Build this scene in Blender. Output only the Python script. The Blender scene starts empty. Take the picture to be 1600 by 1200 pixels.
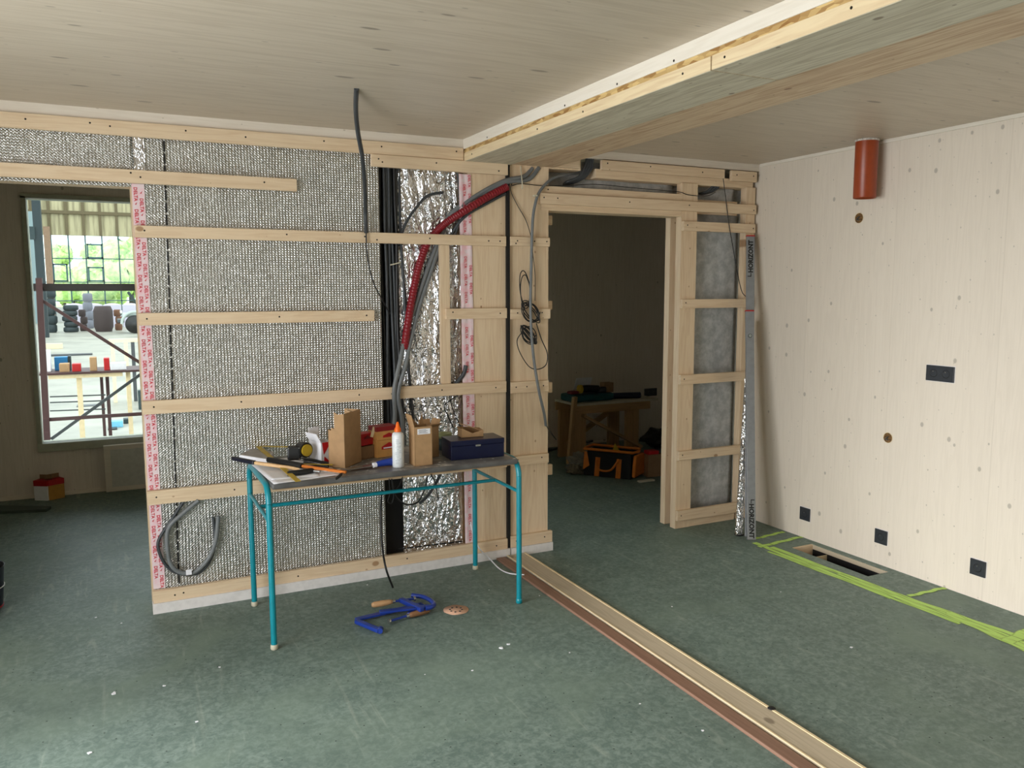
import bpy, bmesh, math, random
from mathutils import Vector as V, Matrix, noise
random.seed(7)
S = bpy.context.scene
COL = S.collection
# ------------------------------------------------------------------ camera
FPX = 1270.46
yaw, pit, rol = 0.454242, 0.11476, -0.002157
CAM = V((0, 0, 1.57))
FW = V((math.sin(yaw)*math.cos(pit), math.cos(yaw)*math.cos(pit), -math.sin(pit)))
_r = V((math.cos(yaw), -math.sin(yaw), 0)); _u = _r.cross(FW)
RT = _r*math.cos(rol)+_u*math.sin(rol); UP = RT.cross(FW)
cd = bpy.data.cameras.new('camera'); cam = bpy.data.objects.new('camera', cd); COL.objects.link(cam)
cd.sensor_width = 36; cd.lens = 36*FPX/1600; cd.clip_end = 300; cd.clip_start = .02
m3 = Matrix((RT, UP, -FW)).transposed(); cam.matrix_world = Matrix.Translation(CAM) @ m3.to_4x4()
S.camera = cam
# ------------------------------------------------------------------ world, light, exposure
S.view_settings.view_transform = 'Standard'; S.view_settings.look = 'None'
S.view_settings.gamma = 1; S.view_settings.exposure = -0.06; S.view_settings.use_curve_mapping = False
W = bpy.data.worlds.new('world'); S.world = W; W.use_nodes = True
bg = W.node_tree.nodes['Background']; bg.inputs[0].default_value = (.86, .94, 1.0, 1); bg.inputs[1].default_value = 3.4
def area(name, loc, target, sx, sy, power, col):
    l = bpy.data.lights.new(name, 'AREA'); l.shape = 'RECTANGLE'; l.size = sx; l.size_y = sy; l.energy = power; l.color = col
    o = bpy.data.objects.new(name, l); COL.objects.link(o); o.location = loc
    o.rotation_euler = (V(target)-V(loc)).to_track_quat('-Z', 'Z').to_euler()
    return o
area('daylight_left_window', (-1.80, 1.6, 1.08), (1, 1.6, .8), 2.8, 2.05, 90, (1, .975, .945))
area('daylight_hall_glazing', (-12.5, 2.0, 4.6), (0, 1.8, .9), 8.0, 3.2, 2400, (1, .985, .96))
# ------------------------------------------------------------------ pixel on a known plane -> metres
def at(ax, val, x, y):
    d = RT*((x-800)/FPX)+UP*((600-y)/FPX)+FW
    return CAM+d*((val-CAM[ax])/d[ax])
def wp(x, y, Y=4.21): return at(1, Y, x, y)
def fp(x, y, z=0): return at(2, z, x, y)
# ------------------------------------------------------------------ mesh builder
ORG = {}
class MB:
    def __init__(s): s.v = []; s.f = []; s.smooth = []
    def add(s, vs, fs, sm=False):
        n = len(s.v); s.v += [V(a) for a in vs]; s.f += [[i+n for i in f] for f in fs]; s.smooth += [sm]*len(fs); return s
    def box(s, lo, hi):
        a, b = lo, hi
        return s.add([(a[0],a[1],a[2]),(b[0],a[1],a[2]),(b[0],b[1],a[2]),(a[0],b[1],a[2]),(a[0],a[1],b[2]),(b[0],a[1],b[2]),(b[0],b[1],b[2]),(a[0],b[1],b[2])],
                     [(0,3,2,1),(4,5,6,7),(0,1,5,4),(1,2,6,5),(2,3,7,6),(3,0,4,7)])
    def obox(s, c, u, v, w, hu, hv, hw):
        c = V(c); u = V(u).normalized()*hu; v = V(v).normalized()*hv; w = V(w).normalized()*hw
        P = [c+u*i+v*j+w*k for k in (-1, 1) for i, j in ((-1,-1),(1,-1),(1,1),(-1,1))]
        return s.add(P, [(0,3,2,1),(4,5,6,7),(0,1,5,4),(1,2,6,5),(2,3,7,6),(3,0,4,7)])
    def bar(s, p, q, wd, ht, up=(0,0,1)):          # oriented beam from p to q
        p = V(p); q = V(q); u = (q-p); L = u.length; v = V(up).cross(u)
        if v.length < 1e-6: v = V((1,0,0))
        w = u.cross(v); return s.obox((p+q)/2, u, v, w, L/2, wd/2, ht/2)
    def cyl(s, p, q, r0, r1=None, n=16, caps=True):
        r1 = r0 if r1 is None else r1; p = V(p); q = V(q); d = (q-p).normalized()
        a = d.orthogonal().normalized(); b = d.cross(a); vs = []
        for k in range(n):
            t = 2*math.pi*k/n; e = a*math.cos(t)+b*math.sin(t); vs += [p+e*r0, q+e*r1]
        s.add(vs, [(2*k, 2*((k+1) % n), 2*((k+1) % n)+1, 2*k+1) for k in range(n)], True)
        if caps:
            s.add(vs[::2], [tuple(range(n))[::-1]]); s.add(vs[1::2], [tuple(range(n))])
        return s
    def tube(s, pts, r, n=10, sub=5, closed=False):
        P = [V(p) for p in pts]
        if sub > 1:
            Q = []
            for i in range(len(P)-1):
                a = P[max(i-1, 0)]; b = P[i]; c = P[i+1]; d = P[min(i+2, len(P)-1)]
                for k in range(sub):
                    t = k/sub
                    Q.append(.5*((2*b)+(c-a)*t+(2*a-5*b+4*c-d)*t*t+(3*b-a-3*c+d)*t**3))
            Q.append(P[-1]); P = Q
        nr = None; vs = []; m = len(P)
        for i, p in enumerate(P):
            t = (P[min(i+1, m-1)]-P[max(i-1, 0)])
            t = t.normalized() if t.length > 1e-9 else V((0,0,1))
            nr = t.orthogonal().normalized() if nr is None else (nr-t*nr.dot(t)).normalized()
            b = t.cross(nr); rr = r(i/(m-1)) if callable(r) else r
            for k in range(n):
                a = 2*math.pi*k/n; vs.append(p+(nr*math.cos(a)+b*math.sin(a))*rr)
        fs = [(i*n+k, i*n+(k+1) % n, (i+1)*n+(k+1) % n, (i+1)*n+k) for i in range(m-1) for k in range(n)]
        s.add(vs, fs, True); s.add(vs[:n], [tuple(range(n))[::-1]]); s.add(vs[-n:], [tuple(range(n))])
        return s
    def prism(s, poly, ext):
        n = len(poly); P = [V(p) for p in poly]; e = V(ext)
        return s.add(P+[p+e for p in P], [tuple(range(n))[::-1], tuple(range(n, 2*n))]+[(i, (i+1) % n, n+(i+1) % n, n+i) for i in range(n)])
    def lathe(s, c, prof, n=28, ax=(0,0,1)):
        c = V(c); d = V(ax).normalized(); a = d.orthogonal().normalized(); b = d.cross(a); vs = []
        for r, z in prof:
            for k in range(n):
                t = 2*math.pi*k/n; vs.append(c+d*z+(a*math.cos(t)+b*math.sin(t))*r)
        return s.add(vs, [(i*n+k, i*n+(k+1) % n, (i+1)*n+(k+1) % n, (i+1)*n+k) for i in range(len(prof)-1) for k in range(n)], True)
    def grid(s, fn, nu, nv, sm=True):
        vs = [fn(i/nu, j/nv) for j in range(nv+1) for i in range(nu+1)]
        return s.add(vs, [(j*(nu+1)+i, j*(nu+1)+i+1, (j+1)*(nu+1)+i+1, (j+1)*(nu+1)+i) for j in range(nv) for i in range(nu)], sm)
    def text(s, txt, size, o, xd, yd, depth=.0004, bold=.0):
        vs, fs = glyphs(txt, bold); o = V(o); xd = V(xd).normalized(); yd = V(yd).normalized(); n = xd.cross(yd)
        return s.add([o+xd*(a[0]*size)+yd*(a[1]*size)+n*depth for a in vs], fs)
    def build(s, name, mat, parent=None, bevel=0, solid=0):
        me = bpy.data.meshes.new(name)
        if parent is None:
            xs = [p.x for p in s.v]; ys = [p.y for p in s.v]; zs = [p.z for p in s.v]
            o0 = V(((min(xs)+max(xs))/2, (min(ys)+max(ys))/2, min(zs)))
        else: o0 = ORG[parent.name]
        me.from_pydata([tuple(p-o0) for p in s.v], [], s.f); me.polygons.foreach_set('use_smooth', s.smooth)
        bm = bmesh.new(); bm.from_mesh(me); bmesh.ops.recalc_face_normals(bm, faces=bm.faces) if not solid else None; bm.to_mesh(me); bm.free()
        me.materials.append(mat); o = bpy.data.objects.new(name, me); COL.objects.link(o)
        if parent is None: o.location = o0
        else: o.parent = parent
        ORG[o.name] = o0
        if solid:
            m = o.modifiers.new('thickness', 'SOLIDIFY'); m.thickness = solid
        if bevel:
            m = o.modifiers.new('bevel', 'BEVEL'); m.width = bevel; m.segments = 2; m.limit_method = 'ANGLE'; m.angle_limit = .9
        return o
_gl = {}
def glyphs(txt, bold=0):
    if (txt, bold) in _gl: return _gl[(txt, bold)]
    c = bpy.data.curves.new('t', 'FONT'); c.body = txt; c.size = 1; c.resolution_u = 2; c.offset = bold; c.fill_mode = 'FRONT'
    o = bpy.data.objects.new('t', c); COL.objects.link(o); bpy.context.view_layer.update()
    me = bpy.data.meshes.new_from_object(o.evaluated_get(bpy.context.evaluated_depsgraph_get()))
    r = ([tuple(v.co) for v in me.vertices], [tuple(p.vertices) for p in me.polygons])
    bpy.data.objects.remove(o); bpy.data.curves.remove(c); bpy.data.meshes.remove(me); _gl[(txt, bold)] = r
    return r
def tag(o, label, cat, group=None, kind=None):
    if label: o['label'] = label
    if cat: o['category'] = cat
    if group: o['group'] = group
    if kind: o['kind'] = kind
    return o
def st(o): o['kind'] = 'structure'; return o
def thing(name, loc, label, cat, group=None):
    o = bpy.data.objects.new(name, None); COL.objects.link(o); o.location = V(loc); o.empty_display_size = .05
    ORG[o.name] = V(loc); return tag(o, label, cat, group)
# ------------------------------------------------------------------ materials
def L(c): return tuple((x/12.92 if x <= .04045 else ((x+.055)/1.055)**2.4) for x in (c[0]/255, c[1]/255, c[2]/255))+(1,)
class N:
    def __init__(s, name):
        s.m = bpy.data.materials.new(name); s.m.use_nodes = True; s.t = s.m.node_tree; s.b = s.t.nodes['Principled BSDF']
    def n(s, typ, ins=None, **k):
        x = s.t.nodes.new(typ)
        for a, b in k.items(): setattr(x, a, b)
        for a, b in (ins or {}).items():
            if isinstance(b, tuple) and len(b) == 2 and hasattr(b[0], 'outputs'): s.t.links.new(b[0].outputs[b[1]], x.inputs[a])
            elif hasattr(b, 'outputs'): s.t.links.new(b.outputs[0], x.inputs[a])
            else: x.inputs[a].default_value = b
        return x
    def link(s, a, b, o=0): s.t.links.new(a.outputs[o], s.b.inputs[b])
    def mix(s, f, a, b, bt='MIX'):
        x = s.t.nodes.new('ShaderNodeMix'); x.data_type = 'RGBA'; x.blend_type = bt
        for k, q in ((0, f), (6, a), (7, b)):
            if isinstance(q, tuple) and len(q) == 2 and hasattr(q[0], 'outputs'): s.t.links.new(q[0].outputs[q[1]], x.inputs[k])
            elif hasattr(q, 'outputs'): s.t.links.new(q.outputs[2 if q.bl_idname == 'ShaderNodeMix' else 0], x.inputs[k])
            else: x.inputs[k].default_value = q
        return x
    def ramp(s, src, p0, p1, o=0):
        x = s.t.nodes.new('ShaderNodeMapRange'); x.interpolation_type = 'SMOOTHSTEP'
        s.t.links.new(src.outputs[o], x.inputs[0]); x.inputs[1].default_value = p0; x.inputs[2].default_value = p1
        return x
def M(name, c, rough=.5, metal=0, **k):
    x = N(name); x.b.inputs['Base Color'].default_value = L(c); x.b.inputs['Roughness'].default_value = rough; x.b.inputs['Metallic'].default_value = metal
    tc = x.n('ShaderNodeTexCoord'); nz = x.n('ShaderNodeTexNoise', {'Vector': (tc, 3), 'Scale': k.get('ns', 30), 'Detail': 3.0})
    f = x.ramp(nz, .35, .75); v = k.get('var', .12); cc = L(c)
    mx = x.mix(f, cc, tuple(a*(1-v) for a in cc[:3])+(1,)); x.link(mx, 'Base Color', 2)
    if 'bump' in k:
        b = x.n('ShaderNodeBump', {'Height': nz, 'Strength': k['bump'], 'Distance': .002}); x.link(b, 'Normal')
    if 'spec' in k: x.b.inputs['Specular IOR Level'].default_value = k['spec']
    return x.m
def wood(name, base, dark, along, across, knot=0, kscale=3.5, kr=.07, kc=(95, 85, 70), rough=.6, plank=0, grain=1.0, flat=None, contrast=.5):
    """along: axis index of grain; across: axis index perpendicular in the visible face"""
    x = N(name); tc = x.n('ShaderNodeTexCoord'); oi = x.n('ShaderNodeObjectInfo')
    off = x.n('ShaderNodeVectorMath', {0: (tc, 3)}, operation='ADD')
    cx = x.n('ShaderNodeCombineXYZ'); mm = x.n('ShaderNodeMath', {0: (oi, 5), 1: 37.0}, operation='MULTIPLY')
    for i in range(3): x.t.links.new(mm.outputs[0], cx.inputs[i])
    x.t.links.new(cx.outputs[0], off.inputs[1])
    sc = [9.0*grain]*3; sc[along] = .55*grain
    mp = x.n('ShaderNodeMapping', {'Vector': off, 'Scale': sc})
    n1 = x.n('ShaderNodeTexNoise', {'Vector': mp, 'Scale': 1.6, 'Detail': 3.0, 'Distortion': .6})
    sn = x.n('ShaderNodeMath', {0: n1, 1: 42.0}, operation='MULTIPLY'); s2 = x.n('ShaderNodeMath', {0: sn}, operation='SINE')
    rings = x.ramp(s2, -.2, 1.0)
    n2 = x.n('ShaderNodeTexNoise', {'Vector': mp, 'Scale': 14.0, 'Detail': 4.0}); f2 = x.ramp(n2, .4, .75)
    fm = x.n('ShaderNodeMath', {0: rings, 1: .45*contrast}, operation='MULTIPLY'); fm2 = x.n('ShaderNodeMath', {0: f2, 1: .5*contrast}, operation='MULTIPLY')
    fa = x.n('ShaderNodeMath', {0: fm, 1: fm2}, operation='ADD')
    c = x.mix(fa, L(base), L(dark))
    sp = x.n('ShaderNodeSeparateXYZ', {0: off})
    if plank:
        a = x.n('ShaderNodeMath', {0: (sp, across), 1: 1.0/plank}, operation='MULTIPLY'); fl = x.n('ShaderNodeMath', {0: a}, operation='FLOOR')
        wn = x.n('ShaderNodeTexWhiteNoise', {'W': fl}, noise_dimensions='1D'); r = x.ramp(wn, 0, 1); r.inputs[4].default_value = .22
        c = x.mix(r, c, L(tuple(q*.88 for q in base)))
        fr = x.n('ShaderNodeMath', {0: a}, operation='FRACT'); ln = x.ramp(fr, .012, .004); ln2 = x.n('ShaderNodeMath', {0: ln, 1: .35}, operation='MULTIPLY')
        c = x.mix(ln2, c, L(dark))
    if knot:
        for (ks, rr, st_, thr) in ((kscale, kr, .75, .45), (kscale*2.4, kr*.8, .6, .55)):
            cb = x.n('ShaderNodeCombineXYZ'); x.t.links.new(sp.outputs[across], cb.inputs[0]); hm = x.n('ShaderNodeMath', {0: (sp, along), 1: knot}, operation='MULTIPLY'); x.t.links.new(hm.outputs[0], cb.inputs[1])
            vo = x.n('ShaderNodeTexVoronoi', {'Vector': cb, 'Scale': ks}, voronoi_dimensions='2D')
            se = x.n('ShaderNodeSeparateColor', {0: (vo, 1)}); rd = x.n('ShaderNodeMapRange', {0: se, 1: thr, 2: 1.0, 3: .002, 4: rr})
            q = x.n('ShaderNodeMath', {0: (vo, 0), 1: rd}, operation='DIVIDE'); k1 = x.ramp(q, 1.15, .65); k2 = x.n('ShaderNodeMath', {0: k1, 1: st_}, operation='MULTIPLY')
            c = x.mix(k2, c, L(kc))
    x.link(c, 'Base Color', 2); x.b.inputs['Roughness'].default_value = rough
    bp = x.n('ShaderNodeBump', {'Height': n2, 'Strength': .12, 'Distance': .001}); x.link(bp, 'Normal')
    return x.m
PINE = (230, 206, 174); PD = (200, 164, 124)
m_bx = wood('pine_along_x', PINE, PD, 0, 2, knot=.7, kscale=3.0, kr=.045, kc=(150, 105, 62))
m_bz = wood('pine_along_z', PINE, PD, 2, 0, knot=.7, kscale=3.0, kr=.06, kc=(150, 105, 62))
m_by = wood('pine_along_y', (232, 212, 174), PD, 1, 2, knot=.6, kscale=2.2, kr=.04, kc=(140, 95, 60))
m_under = wood('weathered_spruce', (208, 200, 178), (150, 135, 108), 1, 0, knot=.6, kscale=3.5, kr=.05, kc=(110, 90, 70), contrast=.7)
m_under2 = wood('reddish_spruce', (214, 190, 158), (176, 138, 106), 1, 0, knot=.5, kscale=3.5, kr=.06, kc=(120, 80, 60), contrast=.9)
m_ceil = wood('whitewashed_ceiling', (206, 192, 173), (176, 160, 139), 0, 1, knot=.3, kscale=5.0, kr=.07, kc=(128, 116, 102), plank=1.2, grain=.8, rough=.45, contrast=.55)
m_wr = wood('whitewashed_wall', (230, 219, 204), (204, 192, 176), 2, 1, knot=.75, kscale=6.0, kr=.072, kc=(168, 160, 148), plank=.62, grain=1.0, contrast=.28)
m_wx = wood('whitewashed_wall_x', (226, 216, 204), (196, 184, 168), 2, 0, knot=.75, kscale=4.2, kr=.05, kc=(150, 142, 128), plank=.62, contrast=.4)
m_trimx = wood('white_trim_x', (228, 218, 204), (204, 190, 172), 0, 2, contrast=.35, knot=.5, kscale=4, kr=.05, kc=(150, 135, 115))
m_trimy = wood('white_trim_y', (238, 231, 218), (208, 196, 176), 1, 2, contrast=.3, knot=.5, kscale=3, kr=.05, kc=(170, 158, 140))
m_sill = M('white_painted_board', (232, 228, 226), .5)
m_dark = M('dark_rubber', (16, 16, 18), .7)
m_screw = M('dark_steel', (45, 40, 36), .4, .6)
m_black = M('black_plastic', (20, 21, 23), .42)
m_anth = M('anthracite_plastic', (50, 53, 58), .38, spec=.4)
m_card = M('cardboard', (176, 140, 100), .75, bump=.15); m_card2 = M('cardboard_inside', (140, 108, 76), .8)
m_grey = M('grey_conduit', (118, 122, 124), .42); m_dgrey = M('dark_conduit', (62, 66, 70), .45)
m_white = M('white_paper', (240, 240, 246), .6, var=.05); m_red = M('red_print', (186, 22, 30), .45)
m_teal = M('teal_enamel', (8, 140, 156), .3, spec=.6); m_cream = M('cream_plastic', (205, 198, 176), .5)
m_yel = M('yellow_paint', (190, 160, 40), .45); m_blue = M('blue_enamel', (28, 58, 150), .35); m_navy = M('navy_enamel', (10, 18, 52), .3)
m_org = M('orange_fabric', (212, 118, 30), .7); m_ocap = M('orange_plastic', (250, 112, 20), .4)
m_steel = M('steel', (190, 192, 192), .25, .9); m_alu = M('aluminium', (150, 153, 156), .42, .3)
m_rust = M('maroon_scaffold_paint', (70, 42, 44), .6); m_dkp = M('dark_green_paint', (34, 52, 54), .6)
# floor: dark green board with speckle, scuffs and dust
x = N('green_floor'); tc = x.n('ShaderNodeTexCoord')
n1 = x.n('ShaderNodeTexNoise', {'Vector': (tc, 3), 'Scale': 42.0, 'Detail': 9.0, 'Roughness': .72, 'Distortion': .5}); n2 = x.n('ShaderNodeTexNoise', {'Vector': (tc, 3), 'Scale': 1.4, 'Detail': 5.0, 'Distortion': 1.0})
c = x.mix(x.ramp(n1, .38, .66), L((98, 117, 110)), L((130, 147, 139))); c = x.mix(x.ramp(n2, .45, .8), c, L((120, 138, 126)))
mp = x.n('ShaderNodeMapping', {'Vector': (tc, 3), 'Rotation': (0, 0, .5), 'Scale': (3.2, .5, 1)})
n3 = x.n('ShaderNodeTexNoise', {'Vector': mp, 'Scale': 5.0, 'Detail': 6.0, 'Distortion': 1.6}); f = x.ramp(n3, .6, .78); f2 = x.n('ShaderNodeMath', {0: f, 1: .45}, operation='MULTIPLY')
c = x.mix(f2, c, L((168, 178, 166)))
mp = x.n('ShaderNodeMapping', {'Vector': (tc, 3), 'Rotation': (0, 0, -.9), 'Scale': (9, .6, 1)}); n6 = x.n('ShaderNodeTexNoise', {'Vector': mp, 'Scale': 2.2, 'Detail': 7.0, 'Distortion': .8}); f = x.ramp(n6, .64, .76); f2 = x.n('ShaderNodeMath', {0: f, 1: .22}, operation='MULTIPLY'); c = x.mix(f2, c, L((176, 182, 168)))
n7 = x.n('ShaderNodeTexNoise', {'Vector': (tc, 3), 'Scale': 5.0, 'Detail': 6.0, 'Roughness': .65}); f = x.ramp(n7, .42, .7); f2 = x.n('ShaderNodeMath', {0: f, 1: .3}, operation='MULTIPLY'); c = x.mix(f2, c, L((76, 94, 87)))
v = x.n('ShaderNodeTexVoronoi', {'Vector': (tc, 3), 'Scale': 26.0}, voronoi_dimensions='2D'); se = x.n('ShaderNodeSeparateColor', {0: (v, 1)})
g1 = x.n('ShaderNodeMath', {0: se, 1: .93}, operation='GREATER_THAN'); g2 = x.ramp(v, .10, .06); g3 = x.n('ShaderNodeMath', {0: g1, 1: g2}, operation='MULTIPLY')
c = x.mix(g3, c, L((44, 58, 52)))
x.link(c, 'Base Color', 2); rr = x.ramp(n2, .3, .8); rr.inputs[3].default_value = .52; rr.inputs[4].default_value = .64; x.link(rr, 'Roughness'); x.b.inputs['Specular IOR Level'].default_value = .35
bp = x.n('ShaderNodeBump', {'Height': n1, 'Strength': .15, 'Distance': .001}); x.link(bp, 'Normal'); m_floor = x.m
# bubble foil
def foil(name, ribs, rough, strength, col):
    x = N(name); tc = x.n('ShaderNodeTexCoord'); x.b.inputs['Metallic'].default_value = 1
    sp = x.n('ShaderNodeSeparateXYZ', {0: (tc, 3)}); lo = x.n('ShaderNodeTexNoise', {'Vector': (tc, 3), 'Scale': 6.0, 'Detail': 3.0})
    dd = x.n('ShaderNodeMath', {0: lo, 1: 5.0}, operation='MULTIPLY')
    a = x.n('ShaderNodeMath', {0: (sp, 0), 1: 430.0}, operation='MULTIPLY'); a = x.n('ShaderNodeMath', {0: a, 1: dd}, operation='ADD'); a = x.n('ShaderNodeMath', {0: a}, operation='SINE')
    b = x.n('ShaderNodeMath', {0: (sp, 2), 1: 520.0}, operation='MULTIPLY'); b = x.n('ShaderNodeMath', {0: b, 1: dd}, operation='ADD'); b = x.n('ShaderNodeMath', {0: b}, operation='SINE')
    ab = x.n('ShaderNodeMath', {0: a, 1: b}, operation='MULTIPLY'); w = x.n('ShaderNodeMath', {0: a, 1: ribs}, operation='MULTIPLY'); h = x.n('ShaderNodeMath', {0: ab, 1: w}, operation='ADD')
    nz = x.n('ShaderNodeTexNoise', {'Vector': (tc, 3), 'Scale': 110.0, 'Detail': 2.0}); nz2 = x.n('ShaderNodeMath', {0: nz, 1: 3.0}, operation='MULTIPLY')
    h = x.n('ShaderNodeMath', {0: h, 1: nz2}, operation='ADD')
    n4 = x.n('ShaderNodeTexNoise', {'Vector': (tc, 3), 'Scale': 14.0, 'Detail': 4.0}); n5 = x.n('ShaderNodeMath', {0: n4, 1: 1.5}, operation='MULTIPLY'); h = x.n('ShaderNodeMath', {0: h, 1: n5}, operation='ADD')
    bp = x.n('ShaderNodeBump', {'Height': h, 'Strength': strength, 'Distance': .0017}); x.link(bp, 'Normal')
    c = x.mix(x.ramp(n4, .35, .7), L(col), L(tuple(q*.94 for q in col))); x.link(c, 'Base Color', 2)
    r = x.ramp(lo, .3, .7); r.inputs[3].default_value = rough; r.inputs[4].default_value = rough+.06; x.link(r, 'Roughness'); return x.m
m_foil = foil('bubble_foil', .7, .27, .8, (206, 206, 204))
x = N('crumpled_foil'); tc = x.n('ShaderNodeTexCoord'); x.b.inputs['Metallic'].default_value = 1
mp = x.n('ShaderNodeMapping', {'Vector': (tc, 3), 'Scale': (1, 1, .55)}); nd = x.n('ShaderNodeTexNoise', {'Vector': mp, 'Scale': 9.0, 'Detail': 3.0}); va = x.n('ShaderNodeVectorMath', {0: (nd, 1), 1: (.25, .25, .25)}, operation='MULTIPLY'); vb = x.n('ShaderNodeVectorMath', {0: mp, 1: va}, operation='ADD')
v1 = x.n('ShaderNodeTexVoronoi', {'Vector': vb, 'Scale': 26.0}); v2 = x.n('ShaderNodeTexVoronoi', {'Vector': vb, 'Scale': 75.0})
a_ = x.n('ShaderNodeMath', {0: v1, 1: 9.0}, operation='MULTIPLY'); b_ = x.n('ShaderNodeMath', {0: v2, 1: 4.0}, operation='MULTIPLY'); h_ = x.n('ShaderNodeMath', {0: a_, 1: b_}, operation='ADD')
bp = x.n('ShaderNodeBump', {'Height': h_, 'Strength': .9, 'Distance': .0014}); x.link(bp, 'Normal'); x.b.inputs['Base Color'].default_value = L((236, 237, 240)); x.b.inputs['Roughness'].default_value = .16; m_foil2 = x.m
# felt
x = N('grey_felt'); tc = x.n('ShaderNodeTexCoord'); n1 = x.n('ShaderNodeTexNoise', {'Vector': (tc, 3), 'Scale': 14.0, 'Detail': 8.0, 'Roughness': .7})
c = x.mix(x.ramp(n1, .35, .68), L((160, 163, 164)), L((196, 198, 198))); x.link(c, 'Base Color', 2); x.b.inputs['Roughness'].default_value = .9; m_felt = x.m
# tape
x = N('pink_white_tape'); tc = x.n('ShaderNodeTexCoord'); n1 = x.n('ShaderNodeTexNoise', {'Vector': (tc, 3), 'Scale': 25.0, 'Detail': 3.0})
c = x.mix(x.ramp(n1, .4, .7), L((236, 218, 222)), L((240, 196, 204))); x.link(c, 'Base Color', 2); x.b.inputs['Roughness'].default_value = .3; m_tape = x.m
m_letr = M('red_lettering', (214, 62, 78), .4)
# osb
x = N('osb'); tc = x.n('ShaderNodeTexCoord'); mp = x.n('ShaderNodeMapping', {'Vector': (tc, 3), 'Scale': (30, 24, 90)}); v = x.n('ShaderNodeTexVoronoi', {'Vector': mp, 'Scale': 1.0})
se = x.n('ShaderNodeSeparateColor', {0: (v, 1)}); c = x.mix(se, L((222, 192, 132)), L((150, 108, 56))); x.link(c, 'Base Color', 2); m_osb = x.m
m_strip = wood('plywood_strip', (196, 182, 158), (160, 146, 122), 1, 0, knot=.6, kscale=3, kr=.05, kc=(120, 106, 88), contrast=.6)
m_brown = wood('brown_board', (140, 108, 90), (110, 80, 64), 1, 0, contrast=.5)
m_handle = wood('handle_wood', (196, 156, 112), (150, 104, 66), 0, 1, grain=4); m_handle2 = wood('dark_handle_wood', (140, 100, 66), (96, 64, 40), 0, 1, grain=4)
# worn table top
x = N('worn_laminate'); tc = x.n('ShaderNodeTexCoord'); n1 = x.n('ShaderNodeTexNoise', {'Vector': (tc, 3), 'Scale': 9.0, 'Detail': 7.0, 'Roughness': .7})
c = x.mix(x.ramp(n1, .52, .62), L((112, 110, 108)), L((176, 170, 160))); n2 = x.n('ShaderNodeTexNoise', {'Vector': (tc, 3), 'Scale': 26.0, 'Detail': 3.0}); c = x.mix(x.ramp(n2, .64, .7), c, L((226, 224, 218)))
x.link(c, 'Base Color', 2); x.b.inputs['Roughness'].default_value = .35; m_top = x.m

def B(name, lo, hi, mat, parent=None, bevel=0): return MB().box(lo, hi).build(name, mat, parent, bevel)

# ================================================================== SETTING
H = 2.39
hx0, hx1, hy0, hy1 = 3.66, 3.83, 3.03, 3.60
fl = MB()
for lo, hi in (((-1.75, -2.2, -.2), (hx0, 7.2, 0)), ((hx1, -2.2, -.2), (6.0, 7.2, 0)), ((hx0, -2.2, -.2), (hx1, hy0, 0)), ((hx0, hy1, -.2), (hx1, 7.2, 0))): fl.box(lo, hi)
st(fl.build('floor', m_floor))
st(B('ceiling', (-1.75, -2.2, H), (6.0, 7.2, H+.2), m_ceil))
st(B('wall_right', (3.88, -2.2, 0), (4.02, 4.40, H), m_wr))
st(B('trim_1', (3.868, -2.1, 2.372), (3.88, 4.2, H), m_trimy))
w = MB()                                                            # left wall with the big window opening
for lo, hi in (((-1.75, -2.2, 0), (-1.45, .15, H)), ((-1.75, 3.05, 0), (-1.45, 7.2, H)), ((-1.75, .15, 2.15), (-1.45, 3.05, H))): w.box(lo, hi)
st(w.build('wall_left', m_wr))
w = MB()                                                            # wall behind the camera
w.box((-1.45, -2.2, 0), (3.88, -2.05, H))
st(w.build('wall_front', m_wx))
wx0, wx1, wz0, wz1 = -.55, 2.9, .405, 2.265  # unseen right part of the window widened to brighten the back room
w = MB()
for lo, hi in (((-1.45, 7.07, 0), (wx0, 7.2, H)), ((wx1, 7.07, 0), (6.0, 7.2, H)), ((wx0, 7.07, 0), (wx1, 7.2, wz0)), ((wx0, 7.07, wz1), (wx1, 7.2, H))): w.box(lo, hi)
st(w.build('wall_back', m_wx))
st(B('baseboard_back', (-1.45, 7.058, 0), (6.0, 7.07, .028), m_trimx))
st(B('wall_side', (5.85, 4.40, 0), (6.0, 7.07, H), m_wr)); st(B('wall_inner', (4.02, 4.30, 0), (5.85, 4.40, H), m_wx))  # wall_inner is out of view, added to keep the back room lightproof
# far window
m_frame = M('pale_window_frame', (176, 178, 160), .5)
win = MB()
for lo, hi in (((wx0-.02, 7.045, wz0), (wx0+.012, 7.2, wz1)), ((wx1-.012, 7.045, wz0), (wx1+.02, 7.2, wz1)), ((wx0-.02, 7.045, wz1-.012), (wx1+.02, 7.2, wz1+.02)), ((wx0-.02, 7.03, wz0-.05), (wx1+.02, 7.2, wz0+.012))): win.box(lo, hi)
wf = st(win.build('window_1', m_frame))
x = N('window_glass'); tr = x.n('ShaderNodeBsdfTransparent'); gl = x.n('ShaderNodeBsdfGlossy'); gl.inputs['Roughness'].default_value = .03
fr = x.n('ShaderNodeFresnel'); mx = x.n('ShaderNodeMixShader', {0: fr, 1: tr, 2: gl}); x.t.links.new(mx.outputs[0], x.t.nodes['Material Output'].inputs[0]); tr.inputs[0].default_value = (.95, .98, .96, 1); m_glass = x.m
B('window_pane', (wx0+.012, 7.14, wz0+.012), (wx1-.012, 7.146, wz1-.012), m_glass, wf)

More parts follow.
